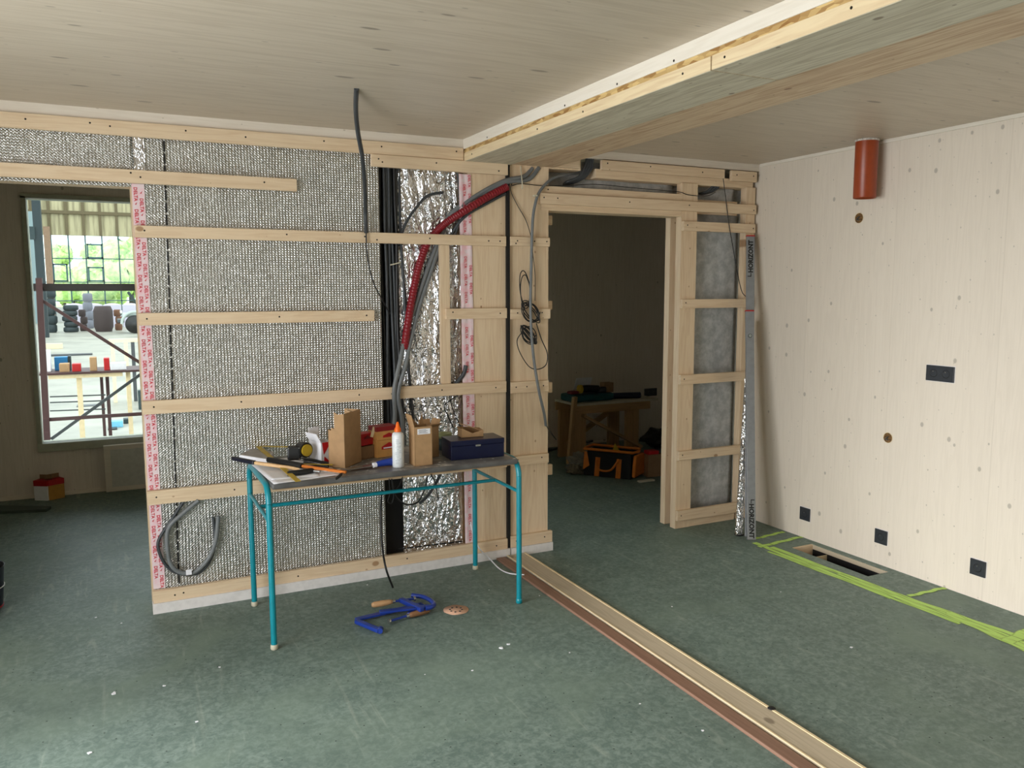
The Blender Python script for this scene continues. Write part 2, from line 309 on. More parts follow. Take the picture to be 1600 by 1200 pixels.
# partition core: panels either side of the dark joint, header over the left opening, header over the door
core = MB()
for lo, hi in (((.1, 4.245, .0), (1.285, 4.38, 2.34)), ((1.285, 4.32, 0), (1.80, 4.38, 2.34)), ((1.285, 4.245, 2.23), (1.80, 4.32, 2.34)), ((1.285, 4.245, 0), (1.80, 4.32, .09)), ((1.80, 4.232, 0), (2.027, 4.38, 2.34)), ((-1.45, 4.245, 2.055), (.1, 4.38, 2.34)), ((-1.45, 4.245, 0), (-.66, 4.38, 2.055)), ((.1, 4.245, 2.34), (2.032, 4.38, H)), ((-1.45, 4.245, 2.34), (.1, 4.38, H))): core.box(lo, hi)  # unseen full-height piece left of the opening, added to block the window light
st(core.build('wall_middle', m_bz))
st(B('trim_2', (-1.45, 4.222, 2.34), (1.766, 4.245, H), m_trimx))
c2 = MB().box((2.048, 4.232, 0), (2.305, 4.38, 2.27)).box((2.048, 4.232, 2.27), (2.52, 4.38, H)); st(c2.build('wall_door', m_bz))
B('joint_seal', (2.028, 4.212, .053), (2.0455, 4.38, 2.272), m_dark); o = bpy.data.objects['joint_seal']; tag(o, 'black rubber joint seal running floor to beam between the two wood panels', 'seal')
st(B('trim_3', (.098, 4.198, 0), (2.036, 4.245, .052), m_sill)); st(B('trim_4', (2.044, 4.198, 0), (2.325, 4.232, .052), m_sill))
st(B('trim_5', (2.52, 4.222, 2.345), (3.88, 4.30, H), m_trimx))
st(B('wall_header', (2.305, 4.36, 2.165), (3.88, 4.38, 2.345), m_felt))

# ---- timber: battens, studs, plates
def timber(name, lo, hi, mat, label, cat, nails=(), group=None, face='y', bevel=.0015):
    o = B(name, lo, hi, mat, None, bevel); tag(o, label, cat, group)
    for a, z in nails:
        n = MB()
        if face == 'y': n.cyl((a, lo[1]+.0005, z), (a, lo[1]-.0012, z), .0042, n=10)
        elif face == 'x': n.cyl((lo[0]+.0005, a, z), (lo[0]-.0012, a, z), .0042, n=10)
        n.build('screw_head', m_screw, o)
    return o
def bat(x0, x1, z0, z1, label, nails=(), y0=4.205, y1=4.231):
    return timber('wooden_batten', (x0, y0, z0), (x1, y1, z1), m_bx, label, 'batten', nails)
bat(-1.44, 1.762, 2.275, 2.34, 'long pine batten tight under the ceiling trim above the foil wall', [(-.05, 2.32), (.03, 2.312), (.35, 2.318), (.62, 2.31), (1.0, 2.32), (1.30, 2.315), (1.72, 2.32), (-.3, 2.315)])
bat(-1.44, .858, 2.065, 2.125, 'pine batten over the left opening, square cut end on the foil', [(.105, 2.11), (.145, 2.093), (.7, 2.1)])
bat(.107, 2.019, 1.818, 1.873, 'pine batten across the foil wall at head height, red conduit passing behind', [(.15, 1.85), (.8, 1.85), (1.2, 1.85), (1.265, 1.835), (1.56, 1.85), (1.91, 1.845), (1.98, 1.845)])
bat(.105, 1.243, 1.409, 1.467, 'short pine batten on the foil ending left of the dark cable slot', [(.14, 1.44), (.75, 1.44), (1.2, 1.44)])
bat(1.651, 2.023, 1.411, 1.469, 'short pine batten beside the dark joint with a knot at its right end', [(1.69, 1.45), (1.98, 1.44)])
bat(.099, 2.018, .985, 1.05, 'pine batten across the foil wall just above the boxes on the table', [(.15, 1.02), (.55, 1.02), (1.15, 1.02), (1.33, 1.015), (1.62, 1.02), (1.95, 1.015)])
bat(.100, 2.02, .543, .612, 'pine batten across the foil wall level with the tabletop', [(.14, .58), (.5, .578)])
bat(.102, 2.023, .052, .113, 'pine batten along the foot of the foil wall on the white sill', [(.2, .08), (.24, .085), (.8, .08), (1.4, .085), (1.95, .08)])
bat(1.244, 2.027, 2.211, 2.273, 'pine batten over the cable slot just below the long ceiling batten', [(1.28, 2.25), (1.30, 2.235), (1.6, 2.25), (1.97, 2.23)], 4.196, 4.222)
bat(2.046, 2.302, 1.822, 1.872, 'small pine batten on the door-side panel at head height', [(2.09, 1.85), (2.2, 1.85), (2.28, 1.85), (2.08, 1.835)])
bat(2.046, 2.306, 1.405, 1.462, 'small pine batten on the door-side panel behind the upper wire coil', [(2.09, 1.44), (2.25, 1.44)])
bat(2.046, 2.296, .975, 1.04, 'small pine batten on the door-side panel crossed by the grey hose', [(2.08, 1.01), (2.15, 1.01), (2.26, 1.01)])
bat(2.046, 2.298, .545, .60, 'small pine batten on the door-side panel right of the table', [(2.09, .58), (2.25, .58)])
bat(2.044, 2.324, .053, .121, 'small pine batten at the foot of the door-side panel', [(2.08, .09), (2.27, .09)])
timber('wooden_batten', (1.628, 4.231, 1.05), (1.684, 4.256, 1.818), m_bz, 'upright pine batten on crumpled foil between two crossing battens', 'batten')
for zt, zb, lb in ((337, 352, 'topmost'), (470, 484, 'second down'), (597, 613, 'third down'), (725, 741, 'fourth down')):
    a = at(1, 4.39, 862, zt); b = at(1, 4.39, 862, zb)
    timber('batten_stub', (2.20, 4.38, b.z), (a.x, 4.405, a.z), m_bx, 'pine batten end poking into the doorway from behind the left jamb, '+lb, 'batten')
# right frame beside the door
timber('door_stud', (3.26, 4.228, .0), (3.385, 4.282, 2.24), m_bz, 'knotty pine stud right of the doorway, nearest the room', 'stud')
timber('door_stud', (3.266, 4.349, .0), (3.39, 4.40, 2.12), m_bz, 'pine stud right of the doorway, behind the nearer stud', 'stud')
timber('corner_stud', (3.785, 4.228, .0), (3.862, 4.282, 2.24), m_bz, 'pine stud in the corner behind the levels', 'stud')
timber('sole_plate', (3.385, 4.232, 0), (3.765, 4.282, .06), m_bx, 'pine sole plate on the floor right of the doorway', 'plate')
for z0, z1, x1, lb in ((1.942, 2.001, 3.85, 'topmost of the five rungs right of the doorway'), (1.453, 1.510, 3.845, 'second rung down right of the doorway, at level height'), (.962, 1.024, 3.80, 'middle rung right of the doorway'), (.463, .523, 3.80, 'fourth rung down right of the doorway'), (.057, .125, 3.80, 'lowest rung right of the doorway, just above the sole plate')):
    bat(3.262, x1, z0, z1, 'pine batten, '+lb, [(3.29, z0+.035)]+([(3.83, z0+.03)] if z0 > 1.9 else []), 4.203, 4.228)
bat(2.235, 3.852, 2.064, 2.125, 'long pine batten across the top of the doorway', [(2.26, 2.10), (2.35, 2.10), (2.85, 2.10), (3.3, 2.10), (3.83, 2.09)], 4.203, 4.228)
timber('lintel_beam', (2.255, 4.2285, 2.03), (3.26, 4.355, 2.17), m_bx, 'pine lintel over the doorway behind the long batten', 'beam', [(2.30, 2.15)])
timber('lintel_beam', (3.385, 4.29, 2.06), (3.765, 4.355, 2.15), m_bx, 'short pine lintel between the two studs right of the doorway', 'beam')
timber('top_plate', (2.63, 4.24, 2.235), (3.85, 4.36, 2.29), m_bx, 'pine top plate over the doorway behind the ceiling battens', 'plate')
bat(2.30, 2.50, 2.278, 2.345, 'short pine batten under the ceiling left of the cable bundle', [(2.46, 2.32)], 4.205, 4.232)
bat(2.653, 3.58, 2.281, 2.338, 'pine batten under the ceiling above the doorway between two cable bundles', [(2.69, 2.32), (3.0, 2.32), (3.4, 2.31)])
bat(3.64, 3.85, 2.272, 2.338, 'short pine batten under the ceiling in the right corner', [(3.68, 2.31), (3.82, 2.31)])
def felt(name, x0, x1, z0, z1, lb, y=4.33):
    o = MB().grid(lambda u, v: (x0+(x1-x0)*u, y-.012*math.sin(math.pi*u)*math.sin(math.pi*v)+.006*noise.noise(V((u*6, v*9, x0*7+z0*5))), z0+(z1-z0)*v), 14, 20).build(name, m_felt, None, 0, .02); tag(o, lb, 'insulation')
felt('felt_insulation', 3.385, 3.80, .06, 2.06, 'mottled grey felt insulation between the studs right of the doorway', 4.315)
felt('felt_insulation', 2.53, 3.26, 2.17, 2.235, 'grey felt insulation strip above the door lintel', 4.325)
felt('felt_insulation', 3.385, 3.765, 2.15, 2.235, 'small grey felt patch above the right frame', 4.325)

# ---- ceiling beam
timber('ceiling_board', (1.766, -2.0, 2.337), (1.79, 4.222, H), m_trimy, 'white washed board on the side of the ceiling beam', 'board', [(y_, 2.348) for y_ in (.9, 1.6, 2.35, 2.7, 3.1, 3.9)], None, 'x')
o = B('osb_strip', (1.770, -2.0, 2.316), (2.03, 4.222, 2.337), m_osb); tag(o, 'strip of orange flaky OSB edge along the ceiling beam', 'board')
timber('beam_board', (1.766, 2.158, 2.272), (2.052, 4.225, 2.316), m_by, 'pale board on the beam underside, length nearest the foil wall', 'beam', [(y_, 2.294) for y_ in (4.1, 3.35, 2.95, 2.3)], None, 'x')
timber('beam_board', (1.766, -2.0, 2.272), (2.052, 2.152, 2.316), m_by, 'pale board on the beam underside, length beyond the butt joint overhead', 'beam', [(2.09, 2.296), (1.6, 2.298), (1.0, 2.296)], None, 'x')
for nm, (a, b, c_, d) in {'a': (1.768, 2.050, 2.159, 4.224), 'b': (1.768, 2.050, -2.0, 2.151)}.items():
    pr = bpy.data.objects['beam_board' if nm == 'a' else 'beam_board.001']
    B('underside_veneer', (a, c_, 2.2705), (b, d, 2.2722), m_under, pr)
o = timber('beam_board', (2.060, -2.0, 2.276), (2.335, 4.230, 2.385), m_under2, 'reddish knotty board of the beam underside, door side', 'beam')
o = B('beam_shadow_strip', (2.3375, -1.9, 2.30), (2.352, 1.72, H), m_dark); tag(o, 'thin dark strip standing in for the shadow where the beam meets the right ceiling', 'strip')  # side shadow of the beam, put in as a black strip

# ---- threshold boards in the floor
o = B('floor_board', (2.008, -2.0, .0005), (2.132, 4.19, .016), m_strip); tag(o, 'long pale plywood threshold board lying across the floor', 'board')
m_edge = M('pale_wood_edge', (232, 212, 172), .5)
B('board_edge', (2.008, -2.0, .016), (2.015, 4.19, .019), m_edge, o); B('board_edge', (2.122, -2.0, .016), (2.132, 4.19, .019), m_edge, o)
k = MB().lathe((2.13, 2.16, .0185), [(0, .004), (.012, .003), (.016, 0), (.013, -.002)], 9).build('dark_stain', m_dark, o)
o = B('floor_board', (1.938, -2.0, .0005), (1.999, 4.185, .014), m_brown, None, .003); tag(o, 'narrow brown board beside the pale threshold board', 'board')

# ================================================================== FOILS, TAPES
def ft(n, *a): return noise.noise(V(a)*n)
f1 = MB().grid(lambda u, v: (.112+1.178*u, 4.238-.0025*abs(ft(3, u*2, v*4, 0))-.003*ft(9, u, v*2, 3), .10+2.20*v), 60, 110).build('foil_membrane', m_foil)
tag(f1, 'large silver bubble foil sheet on the wall behind the table', 'foil')
def dashes(p, q, n, parent, w=.0035, Y=4.2335, nm='printed_dashes'):
    b = MB(); p = V((p[0], Y, p[1])); q = V((q[0], Y, q[1])); d = (q-p)/n
    for i in range(n):
        a = p+d*(i+.06); c = p+d*(i+.9); b.obox((a+c)/2, d, (0, 1, 0), V((0, 1, 0)).cross(d), (c-a).length/2, .0006, w)
    b.build(nm, m_dark, parent)
a = wp(256, 219, 4.233); b = wp(280, 914, 4.233); dashes((a.x, a.z), (b.x, b.z), 38, f1)
f2 = MB().grid(lambda u, v: (-1.44+1.55*u, 4.237-.004*abs(ft(2.5, u*3, v, 5)), 2.05+.24*v), 80, 12).build('foil_membrane', m_foil)
tag(f2, 'silver bubble foil above the left opening between two battens', 'foil')
o = MB().grid(lambda u, v: (.12+.05*u, 4.233-.0015*math.sin(u*19), 2.127+.148*v), 8, 3).build('tape_strip', m_foil2); tag(o, 'shiny plain tape piece on the foil above the second batten', 'tape')
def crump(u, v):
    x = 1.405+.36*u; z = .085+2.15*v
    q = V((u*1.6+.25*math.sin(v*7), v*.9, 0)); env = min(1, 6*u+.3, 8*(1-u)+.3)
    y = 4.278-.024*abs(noise.noise(q*4.2))*env-.016*abs(noise.noise(V((u*9, v*3.2, 2))))*env-.006*noise.noise(V((u*25, v*30, 1)))
    return (x, max(y, 4.238), z)
f3 = MB().grid(crump, 90, 300).build('foil_membrane', m_foil2); tag(f3, 'crumpled shiny silver foil between the cable slot and the wood panel', 'foil')
a = wp(617, 865, 4.25); b = wp(716, 838, 4.25); dashes((1.36, .135), (1.75, .125), 8, f3, .004, 4.24)
o = B('cavity_liner', (1.286, 4.312, .09), (1.42, 4.319, 2.23), m_dark); tag(o, 'black lining inside the cable slot', 'liner')
t = MB().grid(lambda u, v: (.106+.054*u, 4.2345-.0008*noise.noise(V((u*5, v*50, 1))), .115+1.95*v), 6, 60).build('tape_strip', m_tape)
tag(t, 'pink and white tape with red lettering down the left edge of the foil wall', 'tape')
le = MB()
k = 0; z = 2.05
while z > .17:
    for j, xx in ((0, .114), (1, .138)):
        zz = z-j*.05
        le.text('DELTA', .0215, (xx, 4.232, zz), (0, 0, -1), (1, 0, 0), 0, .018)
        le.add([(xx+.002, 4.232, zz+.022), (xx+.012, 4.232, zz+.033), (xx+.007, 4.232, zz+.020)], [(0, 1, 2)])
    z -= .101
le.build('lettering', m_letr, t)
def rt(u, v): return (1.742+.012*(1-v)*.8+.072*u+.010*(1-v), 4.2285-.004*abs(noise.noise(V((u*4, v*22, 8))))-.002*math.sin(u*9), .115+2.09*v)
t = MB().grid(rt, 14, 120).build('tape_strip', m_tape); tag(t, 'wrinkled pink and white tape with red lettering beside the wood panel', 'tape')
le = MB(); z = 2.2
while z > .2:
    if not any(abs(z-.03-q) < .07 for q in (1.845, 1.44, 1.02, .58)): le.text('DELTA', .0215, (1.795+.02*(1-z/2.2), 4.2225, z), (0, 0, -1), (1, 0, 0), 0, .018)
    le.text('DELTA', .0215, (1.765+.02*(1-z/2.2), 4.2225, z-.05), (0, 0, -1), (1, 0, 0), 0, .018) if not any(abs(z-.08-q) < .07 for q in (1.845, 1.44, 1.02, .58)) else None
    z -= .098
le.build('lettering', m_letr, t)

# ================================================================== CABLES
def cable(name, pts, r, mat, label, cat='cable', group=None, n=10, sub=6):
    o = MB().tube(pts, r, n, sub).build(name, mat); return tag(o, label, cat, group)
def wpath(pl, Y): return [wp(x_, y_, Y if not isinstance(Y, list) else Y[i]) for i, (x_, y_) in enumerate(pl)]
for i in range(9):
    xx = 1.300+.0145*i; mt = (m_dark, m_black, m_dgrey, m_dgrey, m_dgrey, m_dgrey, m_black, m_dgrey, m_dgrey)[i]
    lo = .66+.02*(i % 3); dr = (.0, .0, .004, .006, .014, .022, .035, .055, .075)[i]
    pts = [(xx+.004*math.sin(i*2.1+k*.9)*(k > 1)+dr*(k/9)**2.2, 4.272+.006*math.sin(i*1.7+k*.5)+(.012 if i % 2 else 0), 2.225-(2.225-lo)*k/9) for k in range(10)]
    cable('conduit', pts, .0085 if i % 3 else .010, mt, 'dark conduit in the cable slot of the foil wall, '+('leftmost', 'second from the left', 'third from the left', 'fourth from the left', 'fifth, in the middle', 'fourth from the right', 'third from the right', 'second from the right', 'rightmost')[i], 'cable', 'conduits in the cable slot')
# two grey conduits and the red corrugated one over the foil
zt = MB().obox(wp(618, 412, 4.25), (1, 0, .25), (0, 1, 0), (-.25, 0, 1), .03, .004, .003).build('cable_tie', m_cream); tag(zt, 'white cable tie round the conduits in the slot', 'cable tie')
red = [(792, 292), (765, 306), (730, 327), (700, 346), (682, 362), (668, 380), (655, 415), (646, 455), (638, 500), (632, 546)]
ry = [4.205, 4.20, 4.205, 4.235, 4.25, 4.252, 4.25, 4.245, 4.23, 4.22]
P = wpath(red, ry); o = MB()
o.tube(P, lambda t: .0205+.0014*math.sin(t*520), 14, 60); o = o.build('red_conduit', m_rc := M('red_conduit_plastic', (136, 22, 36), .42)); tag(o, 'thick red corrugated conduit curving over the crumpled foil', 'conduit')
ya = [4.235, 4.222, 4.215, 4.22, 4.24, 4.262, 4.268, 4.262, 4.25, 4.225, 4.19, 4.185, 4.205, 4.20]
cable('grey_conduit', wpath([(842, 262), (826, 280), (795, 284), (762, 298), (722, 320), (700, 340), (688, 368), (668, 420), (648, 480), (633, 530), (624, 570), (616, 610), (617, 650), (612, 700)], ya), .0125, m_grey, 'grey conduit leaving the red conduit and passing over the batten, left one', 'conduit')
cable('grey_conduit', wpath([(832, 263), (818, 276), (790, 282), (752, 301), (716, 326), (698, 345), (690, 372), (672, 428), (655, 480), (642, 530), (634, 570), (622, 615), (628, 655), (630, 700)], ya), .012, m_grey, 'grey conduit leaving the red conduit and passing over the batten, right one', 'conduit')
cable('dark_conduit', wpath([(790, 302), (760, 318), (724, 340), (700, 376), (680, 410), (664, 445), (650, 480)], [4.225, 4.222, 4.226, 4.262, 4.265, 4.265, 4.27]), .009, m_dgrey, 'dark conduit just below the red conduit', 'conduit')
cable('dark_conduit', wpath([(626, 368), (636, 345), (650, 325), (668, 306), (692, 301)], 4.245), .008, m_dgrey, 'dark conduit arching out of the slot onto crumpled foil above the head height batten', 'conduit')
cable('dark_conduit', wpath([(714, 268), (718, 300), (718, 340), (710, 372)], 4.235), .006, m_dgrey, 'thin dark conduit hanging down the crumpled foil beside the tape', 'conduit')
cable('cable_stub', wpath([(728, 571), (724, 585), (712, 600), (705, 614)], [4.222, 4.225, 4.238, 4.242]), .012, m_dgrey, 'cut end of a dark conduit on the crumpled foil left of the wood panel', 'conduit')
cable('black_wire', wpath([(716, 616), (705, 625), (694, 634), (700, 650), (708, 668)], [4.22]*5), .0035, m_black, 'bent black wire hanging over foil above the blue case', 'wire')
cable('black_wire', wpath([(702, 618), (706, 635), (714, 655), (722, 672)], 4.225), .003, m_black, 'straight black wire hanging over foil above the blue case', 'wire')
# hanging hose from the ceiling
hp = [(557, 138), (556, 170), (559, 205), (566, 245), (570, 290), (571, 330), (572, 364)]
c0 = fp(557, 138, H); P = [c0]
for k_, (x_, y_) in enumerate(hp[1:]): P.append(wp(x_, y_, c0.y+(4.19-c0.y)*min(1, (k_+1)/5)))
h = thing('hanging_cable', P[0], 'grey conduit hanging from a hole in the ceiling, thin wire from its end', 'cable')
MB().tube(P, .0105, 12, 6).build('conduit', m_dgrey, h)
MB().tube([P[-1]+V((0, 0, .02))]+wpath([(574, 400), (583, 440), (597, 468), (609, 490)], [4.195, 4.21, 4.222, 4.25]), .0035, 8, 6).build('wire', m_black, h)
# loop low on the left
lp = thing('conduit_loop', (.3, 4.2, .2), 'large loop of grey conduit hanging low on the left of the foil', 'conduit')
MB().tube(wpath([(310, 782), (286, 802), (264, 824), (261, 850), (266, 880), (281, 894), (304, 894), (325, 874), (337, 845), (341, 806)], 4.205), .0105, 12, 6).build('conduit', m_grey, lp)
MB().tube(wpath([(288, 782), (268, 812), (248, 844), (250, 866), (262, 886), (283, 897), (310, 895), (328, 876), (336, 846), (333, 808)], 4.216), .0078, 10, 6).build('conduit', m_dgrey, lp)
MB().obox(wp(295, 894, 4.19), (1, 0, 0), (0, 1, 0), (0, 0, 1), .013, .003, .013).build('white_label', m_white, lp)
# coil below the table, long thin wires
def ringwire(name, cx, cy, rx, ry, Y, r, turns, seed, label, mat=m_black, parent=None):
    rnd = random.Random(seed); pts = []
    for k in range(int(turns*12)+1):
        a = k/12*2*math.pi; j = 1+.16*math.sin(k*.37+seed); pts.append(wp(cx+rx*j*math.cos(a)+rnd.uniform(-.3, .3), cy+ry*j*math.sin(a*1.0+.02*k)+rnd.uniform(-.3, .3), Y+.002*math.sin(k)))
    o = MB().tube(pts, r, 6, 3).build(name, mat, parent)
    if parent is None: tag(o, label, 'wire')
cw = thing('wire_coil', wp(828, 500, 4.19), 'thin black wire knotted into two coils on the door-side panel', 'wire')
ringwire('upper_loop', 821, 452, 8, 26, 4.195, .003, 2.1, 1, '', m_black, cw)
ringwire('upper_coil', 829, 487, 13, 15, 4.188, .003, 5, 2, '', m_black, cw)
ringwire('lower_coil', 826, 523, 11, 13, 4.190, .003, 7, 3, '', m_black, cw)
MB().tube(wpath([(838, 505), (846, 530), (855, 552), (853, 570), (840, 577), (826, 572), (812, 550), (808, 532), (815, 520)], 4.192), .003, 6, 6).build('slack_loop', m_black, cw)
MB().tube(wpath([(800, 286), (798, 298), (808, 320), (822, 345), (830, 372), (833, 400), (836, 430), (836, 470)], [4.222, 4.222, 4.222, 4.222, 4.200, 4.200, 4.2, 4.19]), .0021, 6, 6).build('feed_wire', m_black, cw)
hz = thing('grey_hose', wp(835, 600, 4.19), 'grey flexible hose hanging beside the doorway with a dark bare tip', 'hose')
MB().tube(wpath([(905, 271), (884, 273), (862, 280), (844, 298), (836, 320), (832, 350), (830, 420), (829, 480), (831, 530), (836, 575), (843, 615), (850, 645), (853, 665)], [4.32, 4.26, 4.226, 4.202, 4.196, 4.19, 4.19, 4.185, 4.185, 4.19, 4.18, 4.2, 4.22]), .0085, 12, 6).build('hose', m_grey, hz)
MB().tube(wpath([(852, 662), (860, 675), (869, 687)], [4.22, 4.23, 4.24]), .003, 8, 4).build('bare_tip', m_black, hz)
MB().obox(wp(836, 306, 4.19), (1, 0, 0), (0, 1, 0), (0, 0, 1), .01, .012, .004).build('clip', m_cream, hz)
cable('black_wire', wpath([(800, 290), (815, 287), (845, 290), (885, 290), (930, 288), (985, 293), (1040, 298), (1062, 300), (1078, 305), (1105, 306), (1118, 300)], [4.225, 4.223, 4.222, 4.222, 4.222, 4.222, 4.222, 4.222, 4.218, 4.24, 4.26]), .0024, m_black, 'thin black wire strung along the lintel above the doorway', 'wire')
cable('black_wire', wpath([(1130, 279), (1134, 310), (1139, 350), (1145, 385), (1153, 430), (1159, 455), (1165, 463)], [4.198]*7), .0026, m_black, 'thin black wire hanging in front of the right frame', 'wire')
for i in range(4):
    cable('dark_conduit', wpath([(926-3*i, 248), (925-4*i, 262), (914-3*i, 276), (899-4*i, 284), (884-i, 288)], [4.25, 4.25, 4.255, 4.28, 4.32]), .0085, m_dgrey, 'dark conduit bending out of the ceiling above the doorway, '+('rightmost', 'second from the right', 'second from the left', 'leftmost')[i]+' of four', 'conduit', 'conduits above the doorway')
for i in range(3):
    cable('dark_conduit', wpath([(1130-4*i, 276), (1126-5*i, 288), (1113-4*i, 299), (1096-2*i, 303)], [4.26, 4.25, 4.27, 4.31]), .008, m_dgrey, 'short dark conduit above the right frame, '+('rightmost', 'middle', 'leftmost')[i]+' of three', 'conduit', 'conduits above the right frame')
o = MB().tube([(2.12, 4.224, 2.27), (2.118, 4.21, 2.22), (2.116, 4.196, 2.17), (2.118, 4.20, 2.14)], .0035, 8, 4).build('cable_tie', m_cream); tag(o, 'pale cable tie holding the grey conduits beside the dark joint', 'cable tie')
# wires below the table
cable('dark_hose', [wp(597, 765, 4.12)]+[wp(595, 800, 4.13), wp(597, 850, 4.08), wp(603, 888, 4.0)]+[fp(614, 918, .008)], .0055, m_black, 'dark hose hanging from under the table down to the floor', 'cable')
ul = thing('wire_loops', wp(640, 770, 4.2), 'black wire loops hanging under the table in front of the foil', 'wire')
MB().tube(wpath([(612, 750), (618, 775), (634, 788), (652, 785), (662, 768), (668, 745)], 4.20), .0045, 8, 6).build('wire', m_black, ul)
MB().tube(wpath([(608, 748), (609, 772), (606, 783), (612, 786), (615, 772), (612, 748)], 4.195), .003, 8, 6).build('wire', m_black, ul)
MB().tube(wpath([(629, 745), (624, 758), (618, 766)], 4.2), .003, 8, 6).build('wire', m_black, ul)
MB().tube(wpath([(673, 740), (680, 755), (685, 782)], 4.2), .003, 8, 6).build('wire', m_black, ul)
cable('dark_conduit', wpath([(690, 735), (684, 750), (668, 775), (655, 787)], 4.218), .008, m_dgrey, 'short dark conduit behind the wire loops under the table', 'conduit')
cable('white_cable', [wp(735, 815, 4.19), wp(741, 840, 4.18), wp(750, 858, 4.15), fp(766, 874, .02), fp(781, 889, .006), fp(797, 896, .017), fp(819, 898, .022)], .0035, m_white, 'white cable curving from the foil wall onto the threshold boards', 'cable')

# ================================================================== TABLE
TZ = .745
tb = thing('work_table', (1.16, 3.82, 0), 'teal tubular steel work table with a scuffed grey top', 'table')
r_ = .0135
def uframe(xx, y0, y1):
    pts = [(xx, y0, .012), (xx, y0, .30), (xx, y0, .64)]
    for k in range(7):
        a = math.pi/2*k/6; pts.append((xx, y0+.075*(1-math.cos(a)), .655+.075*math.sin(a)))
    for k in range(7):
        a = math.pi/2*(1-k/6); pts.append((xx, y1-.075*(1-math.cos(a)), .655+.075*math.sin(a)))
    return pts+[(xx, y1, .64), (xx, y1, .30), (xx, y1, .012)]
for xx in (.560, 1.766):
    p = uframe(xx, 3.54, 4.095); mid = len(p)//2
    MB().tube(p[:4], r_, 16, 1).build('leg', m_teal, tb); MB().tube(p[-4:], r_, 16, 1).build('leg', m_teal, tb)
    MB().tube(p[3:-3], r_, 16, 1).build('frame_bow', m_teal, tb)
    MB().tube([(xx, 3.55, .575), (xx, 4.085, .575)], .009, 12, 1).build('side_rail', m_teal, tb)
    for yy in (3.54, 4.095): MB().lathe((xx, yy, 0), [(0, 0), (.013, 0), (.016, .004), (.016, .02), (.0136, .024)], 18).build('foot_cap', m_cream if (xx, yy) != (1.766, 3.54) else m_teal, tb)
MB().tube([(.56, 3.82, .575), (1.766, 3.82, .575)], .009, 12, 1).build('long_rail', m_teal, tb)
m_tr = M('grey_table_edge', (98, 97, 96), .4, ns=12, var=.4)
tt = B('tabletop', (.572, 3.525, .718), (1.756, 4.11, TZ), m_tr, tb, .009)
B('laminate', (.580, 3.533, TZ-.0004), (1.748, 4.102, TZ+.0006), m_top, tt)
B('plywood_underside', (.59, 3.545, .712), (1.74, 4.09, .7182), m_card, tb)
def T(x_, y_, z=TZ+.001): return fp(x_, y_, z)
def fit(F, Lp, R, topy, z=TZ+.001):
    f = T(*F, z); l = T(*Lp, z); r = T(*R, z); u = r-f; v = l-f
    v = v-u*(v.dot(u)/u.length_squared)
    lo, hi = 0, 1.5
    for _ in range(40):
        m_ = (lo+hi)/2; q = f+V((0, 0, m_))-CAM; yy = 600-FPX*q.dot(UP)/q.dot(FW)
        if yy > topy: lo = m_
        else: hi = m_
    return f, u, v, lo
def obox_open(name, F, Lp, R, topy, mat, label, cat='cardboard box', flaps=(), t=.003, z=TZ+.001, parentmat=None, dv=None, flapmat=None):
    f, u, v, h = fit(F, Lp, R, topy, z)
    if dv: v = v.normalized()*dv
    th = thing(name, f+(u+v)/2, label, cat)
    b = MB(); U = u.normalized(); W_ = v.normalized(); Z = V((0, 0, 1))
    b.obox(f+(u+v)/2+Z*t/2, U, W_, Z, u.length/2, v.length/2, t/2)
    b.obox(f+u/2+W_*t/2+Z*h/2, U, W_, Z, u.length/2, t/2, h/2); b.obox(f+u/2+v-W_*t/2+Z*h/2, U, W_, Z, u.length/2, t/2, h/2)
    b.obox(f+v/2+U*t/2+Z*h/2, U, W_, Z, t/2, v.length/2, h/2); b.obox(f+u+v/2-U*t/2+Z*h/2, U, W_, Z, t/2, v.length/2, h/2)
    b.build('box_body', mat, th)
    for (side, ln, ang) in flaps:           # 0 front 1 right 2 back 3 left
        e0, e1, out = ((f, f+u, -W_), (f+u, f+u+v, U), (f+v, f+u+v, W_), (f, f+v, -U))[side]
        d = (out*math.sin(ang)+Z*math.cos(ang)).normalized(); a_ = e0+Z*h; c_ = e1+Z*h; n_ = (c_-a_).cross(d).normalized()
        MB().obox((a_+c_)/2+d*ln/2, c_-a_, d, n_, (c_-a_).length/2*.98, ln/2, .0013).build('flap', flapmat or mat, th)
    return th, f, u, v, h
# papers
pp = thing('paper_sheets', T(450, 742), 'loose white printed sheets at the left end of the table', 'paper')
for i, (q, zz) in enumerate((([(393, 727), (428, 757), (533, 742), (500, 716)], .0015), ([(388, 722), (424, 750), (500, 744), (480, 712)], .0028))):
    P = [T(a, b, TZ+zz) for a, b in q]
    MB().grid(lambda u, v: P[0]*(1-u)*(1-v)+P[3]*u*(1-v)+P[1]*(1-u)*v+P[2]*u*v+V((0, 0, .0006*math.sin(u*9+v*7+i)+.0006)), 12, 12).build('sheet', m_white, pp, 0, .0004)
# flat white box with sheets
th, f, u, v, h = obox_open('flat_white_box', (420, 723), (372, 714), (424, 722), 712, m_white, 'flat white carton lying at the far left of the table', 'box')
bpy.data.objects.remove([c for c in th.children][0]); 
e = [T(374, 719), T(417, 726), T(428, 714), T(394, 708)]; MB().prism(e, (0, 0, .026)).build('box_body', m_white, th, .001)
MB().prism([p+V((0, 0, .026)) for p in (e[0]*.97+e[2]*.03, e[1]*.97+e[3]*.03, e[2]*.97+e[0]*.03, e[3]*.97+e[1]*.03)], (0, 0, .0015)).build('grey_lid', M('grey_card', (168, 162, 156), .6), th)
